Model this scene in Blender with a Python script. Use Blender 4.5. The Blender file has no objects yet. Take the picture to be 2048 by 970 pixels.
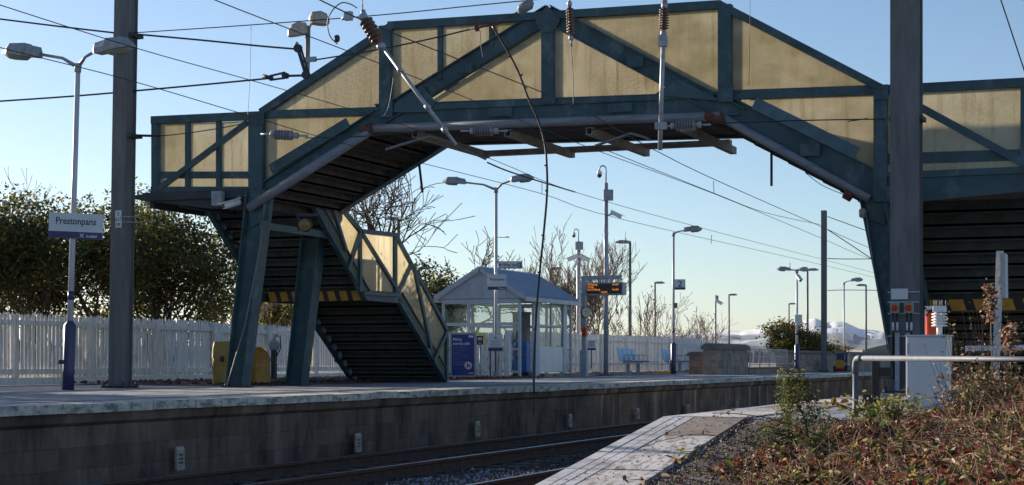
import bpy, math, random
import numpy as np
from mathutils import Vector, Matrix, noise as mnoise
random.seed(7)
S = bpy.context.scene
COL = S.collection
R = math.radians
# ------------------------------------------------------------------ camera, world, sun, exposure
# world axes: y runs along the railway, x across it (platform with the masts at negative x), z = 0 on the far platform
F, HOR, CZ = 3500.0, 721.0, 0.463
TA = math.atan(1350.0 / 3500.0)
ct, st = math.cos(TA), math.sin(TA)
cam = bpy.data.cameras.new('camera'); co = bpy.data.objects.new('camera', cam); COL.objects.link(co)
cam.sensor_width = 36; cam.lens = F / 2048 * 36; cam.shift_y = (HOR - 485) / 2048
cam.clip_start = 0.1; cam.clip_end = 80000
co.location = (0, 0, CZ); co.rotation_euler = (R(90), 0, TA)
S.camera = co
SUN_AZ, SUN_EL = R(-72), R(14)
w = bpy.data.worlds.new('World'); S.world = w; w.use_nodes = True
wn = w.node_tree; bg = wn.nodes['Background']
sky = wn.nodes.new('ShaderNodeTexSky'); sky.sky_type = 'NISHITA'; sky.sun_disc = False
sky.sun_elevation = SUN_EL; sky.sun_rotation = SUN_AZ
sky.air_density = 0.76; sky.dust_density = 0.5; sky.ozone_density = 2.3; sky.altitude = 0
wn.links.new(sky.outputs[0], bg.inputs[0]); bg.inputs[1].default_value = 0.078
sl = bpy.data.lights.new('sun', 'SUN'); sl.energy = 5.0; sl.angle = R(0.5); sl.color = (1, .86, .68)
so = bpy.data.objects.new('sun', sl); COL.objects.link(so)
SD = Vector((math.sin(SUN_AZ) * math.cos(SUN_EL), math.cos(SUN_AZ) * math.cos(SUN_EL), math.sin(SUN_EL)))
so.rotation_euler = SD.to_track_quat('Z', 'Y').to_euler(); so.location = SD * 50
S.view_settings.view_transform = 'Standard'; S.view_settings.look = 'None'
S.view_settings.exposure = 1.0; S.view_settings.gamma = 1
S.cycles.max_bounces = 8; S.cycles.transparent_max_bounces = 16; S.cycles.use_denoising = True

# ------------------------------------------------------------------ helpers: places
XH = Vector((ct, st, 0)); YH = Vector((-st, ct, 0)); ORG = Vector((0, 0, CZ))
def ray(px, py): return XH * ((px - 1024) / F) + YH + Vector((0, 0, (HOR - py) / F))
def py_(px, py, u): d = ray(px, py); return ORG + d * (u / d.y)          # on the plane y = u
def pv(px, py, v): d = ray(px, py); return ORG + d * (-v / d.x)           # on the plane x = -v
def pz(px, py, z): d = ray(px, py); return ORG + d * ((z - CZ) / d.z)
def pd(px, py, D): return ORG + ray(px, py) * D                           # at distance D in front
def onv(px, v, z=0.0):
    p = pv(px, 700, v); p.z = z; return p
def onu(px, u, z=0.0):
    p = py_(px, 700, u); p.z = z; return p

# ------------------------------------------------------------------ helpers: materials
def mat(name, base, rough=.6, metal=0., var=.25, scale=6., bump=0., col2=None, spec=.5, stretch=(1, 1, 1), detail=6, lo=.35, hi=.65, trans=0., extra=None, emis=None):
    m = bpy.data.materials.new(name); m.use_nodes = True
    n = m.node_tree; b = n.nodes['Principled BSDF']; L = n.links.new
    b.inputs['Roughness'].default_value = rough; b.inputs['Metallic'].default_value = metal
    b.inputs['Specular IOR Level'].default_value = spec
    tc = n.nodes.new('ShaderNodeTexCoord'); mp = n.nodes.new('ShaderNodeMapping'); mp.inputs['Scale'].default_value = stretch
    L(tc.outputs['Object'], mp.inputs[0])
    nz = n.nodes.new('ShaderNodeTexNoise'); nz.inputs['Scale'].default_value = scale; nz.inputs['Detail'].default_value = detail
    nz.inputs['Roughness'].default_value = .65
    L(mp.outputs[0], nz.inputs['Vector'])
    rp = n.nodes.new('ShaderNodeValToRGB'); rp.color_ramp.elements[0].position = lo; rp.color_ramp.elements[1].position = hi
    c2 = col2 if col2 else tuple(c * (1 - var) for c in base)
    c1 = base if col2 else tuple(min(1, c * (1 + var * .5)) for c in base)
    rp.color_ramp.elements[0].color = (*c2, 1); rp.color_ramp.elements[1].color = (*c1, 1)
    L(nz.outputs['Fac'], rp.inputs[0]); L(rp.outputs[0], b.inputs['Base Color'])
    out = rp.outputs[0]
    if bump:
        bp = n.nodes.new('ShaderNodeBump'); bp.inputs['Strength'].default_value = bump; bp.inputs['Distance'].default_value = .02
        L(nz.outputs['Fac'], bp.inputs['Height']); L(bp.outputs[0], b.inputs['Normal'])
    if emis: b.inputs['Emission Color'].default_value = (*emis[:3], 1); b.inputs['Emission Strength'].default_value = emis[3]
    if trans:
        o = n.nodes['Material Output']; t = n.nodes.new('ShaderNodeBsdfTranslucent'); mx = n.nodes.new('ShaderNodeMixShader')
        L(rp.outputs[0], t.inputs[0]); mx.inputs[0].default_value = trans
        L(b.outputs[0], mx.inputs[1]); L(t.outputs[0], mx.inputs[2]); L(mx.outputs[0], o.inputs[0])
    if extra: extra(m, n, b, rp, nz, mp, L)
    return m
def dirty(scale2, thr, col, amount=.8, stretch=(1, 1, 1), soft=.08):
    """second layer of stains"""
    def f(m, n, b, rp, nz, mp, L):
        tc = n.nodes.new('ShaderNodeTexCoord'); mp2 = n.nodes.new('ShaderNodeMapping'); mp2.inputs['Scale'].default_value = stretch
        L(tc.outputs['Object'], mp2.inputs[0])
        z = n.nodes.new('ShaderNodeTexNoise'); z.inputs['Scale'].default_value = scale2; z.inputs['Detail'].default_value = 8; z.inputs['Roughness'].default_value = .7
        L(mp2.outputs[0], z.inputs['Vector'])
        r = n.nodes.new('ShaderNodeMapRange'); r.inputs['From Min'].default_value = thr - soft; r.inputs['From Max'].default_value = thr + soft
        r.inputs['To Max'].default_value = amount
        L(z.outputs['Fac'], r.inputs['Value'])
        mx = n.nodes.new('ShaderNodeMixRGB'); mx.inputs[2].default_value = (*col, 1)
        L(r.outputs[0], mx.inputs[0]); L(rp.outputs[0], mx.inputs[1])
        for l in list(n.links):
            if l.from_socket == rp.outputs[0] and l.to_node != mx: 
                t = l.to_socket; n.links.remove(l); L(mx.outputs[0], t)
    return f
M = {}
M['teal'] = mat('teal_paint', (.050, .098, .116), .5, var=.3, scale=3, spec=.35, extra=dirty(2.6, .60, (.17, .215, .245), .5, (1, 1, .6), .06))
M['teal_light'] = mat('faded_teal_paint', (.07, .14, .18), .5, var=.3, scale=5)
M['dark'] = mat('dark_steel', (.035, .045, .055), .6, var=.4, scale=5)
M['soffit'] = mat('dark_underside', (.060, .052, .050), .85, var=.5, scale=4, extra=dirty(1.5, .58, (.12, .075, .05), .7))  # even dark tone for the undersides, with random brown patches
M['bearer'] = mat('weathered_bearer', (.30, .27, .24), .7, var=.35, scale=5, extra=dirty(3, .6, (.14, .08, .05), .6))
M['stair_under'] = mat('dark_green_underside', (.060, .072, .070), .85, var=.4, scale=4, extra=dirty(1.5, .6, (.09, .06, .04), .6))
M['mast'] = mat('mast_steel', (.15, .15, .155), .6, metal=.0, var=.3, scale=2, stretch=(3, 3, .4), spec=.35)
M['galv'] = mat('galvanised_steel', (.36, .38, .42), .5, metal=.25, var=.25, scale=9)
M['galv_pipe'] = mat('galvanised_pipe', (.10, .12, .155), .62, metal=.15, var=.25, scale=16, extra=dirty(9, .64, (.12, .10, .09), .6))
M['conduit'] = mat('grey_pipe', (.20, .22, .26), .45, var=.25, scale=4, stretch=(.5, 3, 3), extra=dirty(4, .64, (.16, .09, .06), .5))
M['rust'] = mat('rusty_steel', (.13, .05, .035), .85, var=.4, scale=14)
M['wire'] = mat('wire', (.018, .018, .022), .5, var=.2)
M['porcelain'] = mat('brown_porcelain', (.12, .065, .05), .25, var=.2, scale=9)
M['porcelain_grey'] = mat('grey_porcelain', (.22, .22, .24), .3, var=.3, scale=9)
M['lamp'] = mat('lamp_grey', (.30, .32, .35), .45, var=.25, scale=9)
M['bowl'] = mat('lamp_bowl', (.42, .40, .36), .3, var=.3, scale=14, trans=.3)
M['pole'] = mat('pole_paint', (.55, .56, .60), .45, var=.2, scale=5, stretch=(3, 3, .5))
M['pole_grey'] = mat('pole_grey', (.15, .155, .17), .5, var=.3, scale=5)
M['navy'] = mat('navy_paint', (.050, .045, .125), .4, var=.25, scale=5)
M['white'] = mat('white_paint', (.70, .71, .73), .45, var=.08, scale=5)
M['cabinet'] = mat('cabinet_paint', (.52, .54, .58), .42, var=.06, scale=2.5, stretch=(2, 2, .6))
M['fence'] = mat('weathered_white_boards', (.80, .76, .71), .75, var=.22, scale=2.5, stretch=(14, 14, 1), extra=dirty(2.2, .60, (.34, .33, .28), .75, (6, 6, 1.0)))
M['fence2'] = mat('flaking_white_boards', (.70, .70, .71), .75, var=.2, scale=3, stretch=(10, 10, 1), extra=dirty(6, .60, (.13, .11, .09), .9, (5, 5, .8), .03))
M['shelter'] = mat('shelter_paint', (.46, .51, .57), .4, var=.12, scale=4)
M['shelter_white'] = mat('shelter_board', (.78, .74, .71), .5, var=.1, scale=3)
M['yellow'] = mat('yellow_paint', (.55, .30, .03), .6, var=.3, scale=9, extra=dirty(9, .6, (.13, .11, .08), .6))
M['yellow_dull'] = mat('dull_yellow_plastic', (.38, .25, .06), .6, var=.25, scale=3)
M['grit'] = mat('yellow_plastic', (.50, .22, .02), .5, var=.25, scale=3, extra=dirty(3, .62, (.32, .10, .02), .6))
M['black'] = mat('black_plastic', (.015, .015, .017), .5, var=.2)
M['blue'] = mat('blue_panel', (.012, .11, .36), .35, var=.1)
M['poster'] = mat('poster_blue', (.02, .035, .22), .35, var=.12, scale=3)
M['signtext'] = mat('dark_lettering', (.02, .02, .05), .5, var=.1)
M['whitetext'] = mat('white_lettering', (.75, .78, .82), .5, var=.05)
M['orange'] = mat('orange_plastic', (.72, .07, .012), .45, var=.15)
M['red'] = mat('red_plastic', (.55, .015, .012), .4, var=.1)
M['led'] = mat('orange_lights', (.6, .2, .03), .5, var=.1, emis=(1, .30, .04, .38))
M['screen'] = mat('screen_black', (.012, .013, .016), .25, var=.1)
M['seat'] = mat('blue_seat', (.22, .38, .58), .3, metal=.2, var=.12)
M['timber'] = mat('dark_timber', (.045, .038, .034), .85, var=.4, scale=3, stretch=(8, 8, 1))
M['bark'] = mat('bark', (.075, .055, .042), .9, var=.4, scale=12)
M['twig'] = mat('twigs', (.10, .065, .05), .85, var=.3, scale=5)
M['twig_pale'] = mat('pale_twigs', (.22, .15, .11), .85, var=.3, scale=5)
M['stone'] = mat('sandstone', (.34, .27, .20), .9, var=.35, scale=3, bump=.4, extra=dirty(1.2, .55, (.11, .10, .085), .7))
M['sign_glass'] = mat('sign_face', (.62, .64, .66), .35, var=.05)
def leafmat(name, c, t=.45, v=.4): return mat(name, c, .55, var=v, scale=1.7, trans=t, spec=.4, lo=.3, hi=.7)
M['l_dark'] = leafmat('leaf_dark_green', (.055, .075, .028))
M['l_olive'] = leafmat('leaf_olive', (.13, .13, .035))
M['l_yel'] = leafmat('leaf_yellow_green', (.30, .27, .05), .6)
M['l_gold'] = leafmat('leaf_golden', (.28, .20, .05), .5)
M['l_brown'] = leafmat('leaf_brown', (.18, .075, .048), .4)
M['l_red'] = leafmat('leaf_red', (.20, .035, .03), .4)
M['l_tan'] = leafmat('leaf_dry', (.44, .32, .21), .4)
M['l_green'] = leafmat('leaf_green', (.08, .14, .03), .5)
M['berry'] = mat('red_hips', (.5, .01, .015), .3, var=.1)

def panel_mat():
    m = bpy.data.materials.new('weathered_translucent_panel'); m.use_nodes = True
    n = m.node_tree; n.nodes.clear(); L = n.links.new; N = n.nodes.new
    o = N('ShaderNodeOutputMaterial'); tc = N('ShaderNodeTexCoord')
    def noise(sc, st_=(1, 1, 1), det=8, ro=.65):
        mp = N('ShaderNodeMapping'); mp.inputs['Scale'].default_value = st_; L(tc.outputs['Object'], mp.inputs[0])
        z = N('ShaderNodeTexNoise'); z.inputs['Scale'].default_value = sc; z.inputs['Detail'].default_value = det; z.inputs['Roughness'].default_value = ro
        L(mp.outputs[0], z.inputs['Vector']); return z.outputs['Fac']
    def rng(s, a, b, c=0., d=1.):
        r = N('ShaderNodeMapRange'); r.inputs['From Min'].default_value = a; r.inputs['From Max'].default_value = b
        r.inputs['To Min'].default_value = c; r.inputs['To Max'].default_value = d; L(s, r.inputs['Value']); return r.outputs[0]
    def mix(f, a, b):
        x = N('ShaderNodeMixRGB'); L(f, x.inputs[0])
        for s, i in ((a, 1), (b, 2)):
            if isinstance(s, tuple): x.inputs[i].default_value = (*s, 1)
            else: L(s, x.inputs[i])
        return x.outputs[0]
    c = mix(rng(noise(.8), .35, .65), (.74, .70, .59), (.78, .75, .66))
    speck = N('ShaderNodeMath'); speck.operation = 'MULTIPLY'; L(rng(noise(48, (1, 1, .7), 5, .8), .42, .60, 0., .6), speck.inputs[0]); L(rng(noise(.55, (1, 1, 1), 4), .40, .58), speck.inputs[1])
    c = mix(speck.outputs[0], c, (.33, .27, .15))
    c = mix(rng(noise(4, (3.5, 3.5, .22)), .50, .70, 0., .6), c, (.42, .35, .21))
    oi = N('ShaderNodeObjectInfo'); c = mix(rng(oi.outputs['Random'], 0, 1, 0, .5), c, (.64, .58, .43))
    gm = N('ShaderNodeMath'); gm.operation = 'MULTIPLY'; L(rng(noise(1.1, (1, 1, 1.4), 6), .42, .70), gm.inputs[0]); L(rng(oi.outputs['Random'], .15, .9, .15, .7), gm.inputs[1]); c = mix(gm.outputs[0], c, (.44, .40, .27))
    c = mix(rng(noise(7, (9, 9, .22), 5), .60, .68, 0., .45), c, (.70, .66, .55))
    t = N('ShaderNodeBsdfTranslucent'); d = N('ShaderNodeBsdfPrincipled'); d.inputs['Roughness'].default_value = .35
    tr = N('ShaderNodeBsdfTransparent'); L(c, tr.inputs[0])
    L(c, t.inputs[0]); L(c, d.inputs['Base Color'])
    m1 = N('ShaderNodeMixShader'); m1.inputs[0].default_value = .28; L(t.outputs[0], m1.inputs[1]); L(d.outputs[0], m1.inputs[2])
    m2 = N('ShaderNodeMixShader'); m2.inputs[0].default_value = .26; L(m1.outputs[0], m2.inputs[1]); L(tr.outputs[0], m2.inputs[2])
    L(m2.outputs[0], o.inputs[0]); return m
M['panel'] = panel_mat()
def glass_mat():
    m = bpy.data.materials.new('shelter_glass'); m.use_nodes = True
    n = m.node_tree; n.nodes.clear(); L = n.links.new; N = n.nodes.new
    o = N('ShaderNodeOutputMaterial'); tr = N('ShaderNodeBsdfTransparent'); tr.inputs[0].default_value = (.86, .9, .92, 1)
    g = N('ShaderNodeBsdfGlossy'); g.inputs['Roughness'].default_value = .04
    z = N('ShaderNodeTexNoise'); z.inputs['Scale'].default_value = 2.2; b = N('ShaderNodeBump'); b.inputs['Strength'].default_value = .35; b.inputs['Distance'].default_value = .05
    L(z.outputs['Fac'], b.inputs['Height']); L(b.outputs[0], g.inputs['Normal'])
    mx = N('ShaderNodeMixShader'); mx.inputs[0].default_value = .09; L(tr.outputs[0], mx.inputs[1]); L(g.outputs[0], mx.inputs[2]); L(mx.outputs[0], o.inputs[0]); return m
M['glass'] = glass_mat()

# ------------------------------------------------------------------ helpers: meshes
class MB:
    def __init__(s): s.v = []; s.f = []; s.m = []; s.sm = []
    def add(s, vs, fs, mi=0, smooth=False):
        o = len(s.v); s.v += [tuple(v) for v in vs]
        for f in fs: s.f.append(tuple(i + o for i in f)); s.m.append(mi); s.sm.append(smooth)
        return s
    def box(s, a, b, mi=0):
        x0, y0, z0 = (min(a[i], b[i]) for i in range(3)); x1, y1, z1 = (max(a[i], b[i]) for i in range(3))
        return s.add([(x0, y0, z0), (x1, y0, z0), (x1, y1, z0), (x0, y1, z0), (x0, y0, z1), (x1, y0, z1), (x1, y1, z1), (x0, y1, z1)],
                     [(0, 3, 2, 1), (4, 5, 6, 7), (0, 1, 5, 4), (1, 2, 6, 5), (2, 3, 7, 6), (3, 0, 4, 7)], mi)
    def cbox(s, c, sz, mi=0, rot=None):
        vs = [Vector((sx * sz[0] / 2, sy * sz[1] / 2, sz_ * sz[2] / 2)) for sz_ in (-1, 1) for sy in (-1, 1) for sx in (-1, 1)]
        if rot is not None: vs = [rot @ v for v in vs]
        c = Vector(c)
        return s.add([c + v for v in vs], [(0, 2, 3, 1), (4, 5, 7, 6), (0, 1, 5, 4), (1, 3, 7, 5), (3, 2, 6, 7), (2, 0, 4, 6)], mi)
    def bar(s, p, q, w, d, n, mi=0, ext=0.):
        """box from p to q, w wide in the plane across n, d deep along n"""
        p, q, n = Vector(p), Vector(q), Vector(n).normalized(); t = (q - p).normalized(); p = p - t * ext; q = q + t * ext
        k = n.cross(t).normalized() * w / 2; n = n * d / 2
        return s.add([p - k - n, p + k - n, p + k + n, p - k + n, q - k - n, q + k - n, q + k + n, q - k + n],
                     [(0, 1, 2, 3), (7, 6, 5, 4), (0, 4, 5, 1), (1, 5, 6, 2), (2, 6, 7, 3), (3, 7, 4, 0)], mi)
    def prism(s, poly, off, mi=0):
        """poly: 3D points, extruded by vector off"""
        n = len(poly); off = Vector(off); vs = [Vector(p) for p in poly] + [Vector(p) + off for p in poly]
        return s.add(vs, [tuple(range(n))[::-1], tuple(range(n, 2 * n))] + [(i, (i + 1) % n, n + (i + 1) % n, n + i) for i in range(n)], mi)
    def tube(s, pts, r, n=8, mi=0, cap=True, smooth=True):
        pts = [Vector(p) for p in pts]; m = len(pts)
        rs = r if isinstance(r, (list, tuple)) else [r] * m
        vs = []; up = None
        for i, p in enumerate(pts):
            t = (pts[min(i + 1, m - 1)] - pts[max(i - 1, 0)])
            t = t.normalized() if t.length > 1e-9 else Vector((0, 0, 1))
            if up is None: up = t.orthogonal().normalized()
            else:
                up = up - t * up.dot(t); up = up.normalized() if up.length > 1e-6 else t.orthogonal().normalized()
            b = t.cross(up)
            for k in range(n):
                a = 2 * math.pi * k / n; vs.append(p + (up * math.cos(a) + b * math.sin(a)) * rs[i])
        o = len(s.v); s.v += [tuple(v) for v in vs]
        for i in range(m - 1):
            for k in range(n):
                s.f.append((o + i * n + k, o + i * n + (k + 1) % n, o + (i + 1) * n + (k + 1) % n, o + (i + 1) * n + k)); s.m.append(mi); s.sm.append(smooth)
        if cap:
            s.f.append(tuple(o + k for k in range(n))[::-1]); s.m.append(mi); s.sm.append(False)
            s.f.append(tuple(o + (m - 1) * n + k for k in range(n))); s.m.append(mi); s.sm.append(False)
        return s
    def lathe(s, base, prof, axis=(0, 0, 1), n=16, mi=0, smooth=True):
        """prof: list of (distance along axis, radius)"""
        a = Vector(axis).normalized(); return s.tube([Vector(base) + a * h for h, r in prof], [max(r, .0005) for h, r in prof], n, mi, True, smooth)
    def loft(s, secs, mi=0, smooth=False):
        n = len(secs[0]); o = len(s.v)
        for sec in secs: s.v += [tuple(p) for p in sec]
        for i in range(len(secs) - 1):
            for k in range(n): s.f.append((o + i * n + k, o + i * n + (k + 1) % n, o + (i + 1) * n + (k + 1) % n, o + (i + 1) * n + k)); s.m.append(mi); s.sm.append(smooth)
        s.f.append(tuple(o + k for k in range(n))[::-1]); s.m.append(mi); s.sm.append(False)
        e = o + (len(secs) - 1) * n; s.f.append(tuple(e + k for k in range(n))); s.m.append(mi); s.sm.append(False)
        return s
def obj(name, mb, mats, parent=None, bevel=0.):
    me = bpy.data.meshes.new(name)
    L = wl(parent) if parent is not None else Vector((0, 0, 0))
    me.from_pydata([(v[0] - L.x, v[1] - L.y, v[2] - L.z) for v in mb.v], [], mb.f)
    if not isinstance(mats, (list, tuple)): mats = [mats]
    for m in mats: me.materials.append(M[m] if isinstance(m, str) else m)
    me.polygons.foreach_set('material_index', mb.m); me.polygons.foreach_set('use_smooth', mb.sm)
    me.validate(); me.update()
    o = bpy.data.objects.new(name, me); COL.objects.link(o)
    if parent is not None: o.parent = parent
    if bevel:
        b = o.modifiers.new('bevel', 'BEVEL'); b.width = bevel; b.segments = 2; b.limit_method = 'ANGLE'; b.angle_limit = R(50)
    return o
def wl(o):
    v = Vector((0, 0, 0))
    while o is not None: v += o.location; o = o.parent
    return v
def tag(o, label, cat, group=None, kind=None):
    o['label'] = label; o['category'] = cat
    if group: o['group'] = group
    if kind: o['kind'] = kind
    return o
def thing(name, label, cat, loc=(0, 0, 0), group=None):
    o = bpy.data.objects.new(name, None); COL.objects.link(o); o.location = loc; o.empty_display_size = .2
    return tag(o, label, cat, group)
def single(name, mb, mats, label, cat, loc, group=None, bevel=0.):
    """a thing that is one mesh, its origin at its base"""
    L = Vector(loc); m2 = MB(); m2.v = [(v[0] - L.x, v[1] - L.y, v[2] - L.z) for v in mb.v]; m2.f, m2.m, m2.sm = mb.f, mb.m, mb.sm
    o = obj(name, m2, mats, None, bevel); o.location = L
    return tag(o, label, cat, group)
def struct(name, mb, mats, kind='structure'):
    o = obj(name, mb, mats); o['kind'] = kind; return o
def text(name, s, loc, size, xdir, mats, parent, ext=.002, align='LEFT', sx=1.0):
    """upright lettering, xdir = reading direction"""
    c = bpy.data.curves.new(name, 'FONT'); c.body = s; c.size = size; c.extrude = ext; c.align_x = align; c.resolution_u = 2; c.offset = size * .012
    c.materials.append(M[mats]); o = bpy.data.objects.new(name, c); COL.objects.link(o)
    x = Vector(xdir).normalized(); z = Vector((0, 0, 1)); nrm = x.cross(z)
    mt = Matrix((x, z, nrm)).transposed().to_4x4()
    bpy.context.view_layer.update(); me = bpy.data.meshes.new_from_object(o.evaluated_get(bpy.context.evaluated_depsgraph_get())); bpy.data.objects.remove(o)
    for v in me.vertices: v.co = (mt @ Vector((v.co.x * sx, v.co.y, v.co.z)).to_4d()).to_3d() + Vector(loc) - wl(parent)
    o = bpy.data.objects.new(name, me); COL.objects.link(o); o.parent = parent
    return o
YP = Vector((0, 1, 0)); XP = Vector((1, 0, 0)); ZP = Vector((0, 0, 1))

# ------------------------------------------------------------------ the setting
m = MB(); m.add([(-40000, -300, -1.02), (60000, -300, -1.02), (60000, 60000, -1.02), (-40000, 60000, -1.02)], [(0, 1, 2, 3)])
M['ground'] = mat('pale_bounce_ground', (.34, .32, .29), .95, var=.4, scale=.05, detail=10, extra=dirty(.02, .52, (.55, .57, .60), .7))  # ground albedo raised to bounce light onto shaded faces
struct('ground', m, 'ground')
M['land'] = mat('rough_ground', (.22, .20, .16), .95, var=.5, scale=.6, detail=8)
m = MB(); m.add([(-21.0, -20, -.2), (-21.0, 400, -.2), (-400, 400, -.6), (-400, -20, -.6)], [(0, 1, 2, 3)])
m.add([(-21.0, -20, -1.02), (-21.0, 400, -1.02), (-21.0, 400, -.2), (-21.0, -20, -.2)], [(0, 1, 2, 3)])
struct('rough_land', m, 'land')

# track bed with stones
M['ballast'] = mat('ballast', (.085, .072, .065), .95, var=.6, scale=14, bump=1.0, extra=dirty(1.1, .60, (.33, .36, .42), .8, (1, .35, 1), .1))
m = MB(); nx, ny = 40, 90
xs = [-11.0 + i * (7.2 / nx) for i in range(nx + 1)]; ys = [4 + j * (1.6) for j in range(ny + 1)]
for j in range(ny + 1):
    for i in range(nx + 1): m.v.append((xs[i], ys[j], -.96 + .02 * mnoise.noise(Vector((xs[i] * 3, ys[j] * 3, 0)))))
for j in range(ny):
    for i in range(nx): m.f.append((j * (nx + 1) + i, j * (nx + 1) + i + 1, (j + 1) * (nx + 1) + i + 1, (j + 1) * (nx + 1) + i)); m.m.append(0); m.sm.append(True)
struct('track_bed', m, 'ballast')
rnd = np.random.default_rng(3)
def stones(name, n, fx, fy, fz, r0, r1, mats, label, cat, wts=None):
    P = []; Fc = []; Mi = []
    base = np.array([(1, 0, 0), (0, 1, 0), (-1, 0, 0), (0, -1, 0), (0, 0, 1), (0, 0, -1)], float)
    fs = [(0, 1, 4), (1, 2, 4), (2, 3, 4), (3, 0, 4), (1, 0, 5), (2, 1, 5), (3, 2, 5), (0, 3, 5)]
    mb = MB()
    for i in range(n):
        x, y = fx(), fy(); z = fz(x, y); r = rnd.uniform(r0, r1)
        b = base * rnd.uniform(.6, 1.2, (6, 1)) * r
        a = rnd.uniform(0, 6.28); c, s_ = math.cos(a), math.sin(a); bx = b[:, 0] * c - b[:, 1] * s_; by = b[:, 0] * s_ + b[:, 1] * c
        o = len(mb.v); mb.v += [(x + bx[k], y + by[k], z + b[k, 2] * .75) for k in range(6)]
        mi = int(rnd.choice(len(mats), p=wts)) if len(mats) > 1 else 0
        for f in fs: mb.f.append((o + f[0], o + f[1], o + f[2])); mb.m.append(mi); mb.sm.append(False)
    o = obj(name, mb, mats); o['label'] = label; o['category'] = cat; o['kind'] = 'stuff'; return o
M['st1'] = mat('stone_dark', (.060, .052, .048), .9, var=.4, scale=3)
M['st2'] = mat('stone_brown', (.10, .072, .055), .9, var=.4, scale=3)
M['st3'] = mat('stone_frosted', (.27, .29, .34), .85, var=.3, scale=3)
def sy(): return 10 + 28 * rnd.uniform(0, 1) ** 1.4
stones('ballast_stones', 15000, lambda: rnd.uniform(-10.95, -4.2), sy, lambda x, y: -.945, .022, .05, ['st1', 'st2'], 'dark brown ballast stones around the rails', 'ballast', [.7, .3])
stones('ballast_stones', 1900, lambda: rnd.uniform(-8.2, -7.1) + rnd.normal(0, .12), lambda: rnd.uniform(15, 20.5), lambda x, y: -.915, .022, .045, ['st1', 'st2', 'st3'], 'white frosted ballast stones between the two tracks', 'ballast', [.35, .3, .35])
stones('ballast_stones', 2600, lambda: rnd.uniform(-10.95, -10.45), lambda: rnd.uniform(12, 32), lambda x, y: -.90, .03, .06, ['st1', 'st2'], 'heaped ballast stones along the foot of the platform wall', 'ballast', [.7, .3])

# tracks
M['rail_side'] = mat('rusty_rail', (.085, .055, .042), .9, var=.35, scale=7)
M['rail_top'] = mat('rail_head', (.25, .24, .26), .3, metal=.85, var=.2, scale=30)
M['sleeper'] = mat('concrete_sleeper', (.11, .095, .085), .9, var=.4, scale=6)
def track(v0, label):
    vr = [v0, v0 + 1.435]
    t = thing('railway_track', label, 'railway track', (-(v0 + .72), 12, -.96), 'railway tracks between the platforms')
    for v in vr:
        mb = MB()
        prof = [(-.07, -.935), (.07, -.935), (.07, -.925), (.012, -.90), (.012, -.83), (.036, -.815), (.036, -.783), (-.036, -.783), (-.036, -.815), (-.012, -.83), (-.012, -.90), (-.07, -.925)]
        mb.prism([(-v + a, 4, b) for a, b in prof], (0, 146, 0)); r = obj('rail', mb, 'rail_side', t)
        mb = MB(); mb.box((-v - .030, 4, -.7825), (-v + .030, 150, -.7795)); obj('running_surface', mb, 'rail_top', r)
    for k in range(46):
        y = 9 + k * .66
        mb = MB(); mb.box((-v0 - 1.435 - .55, y, -1.0), (-v0 + .55, y + .25, -.937)); obj('sleeper', mb, 'sleeper', t)
track(8.77, 'brown rusty track beside the far platform wall')
track(5.27, 'bright railed track beside the near platform ramp')

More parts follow.
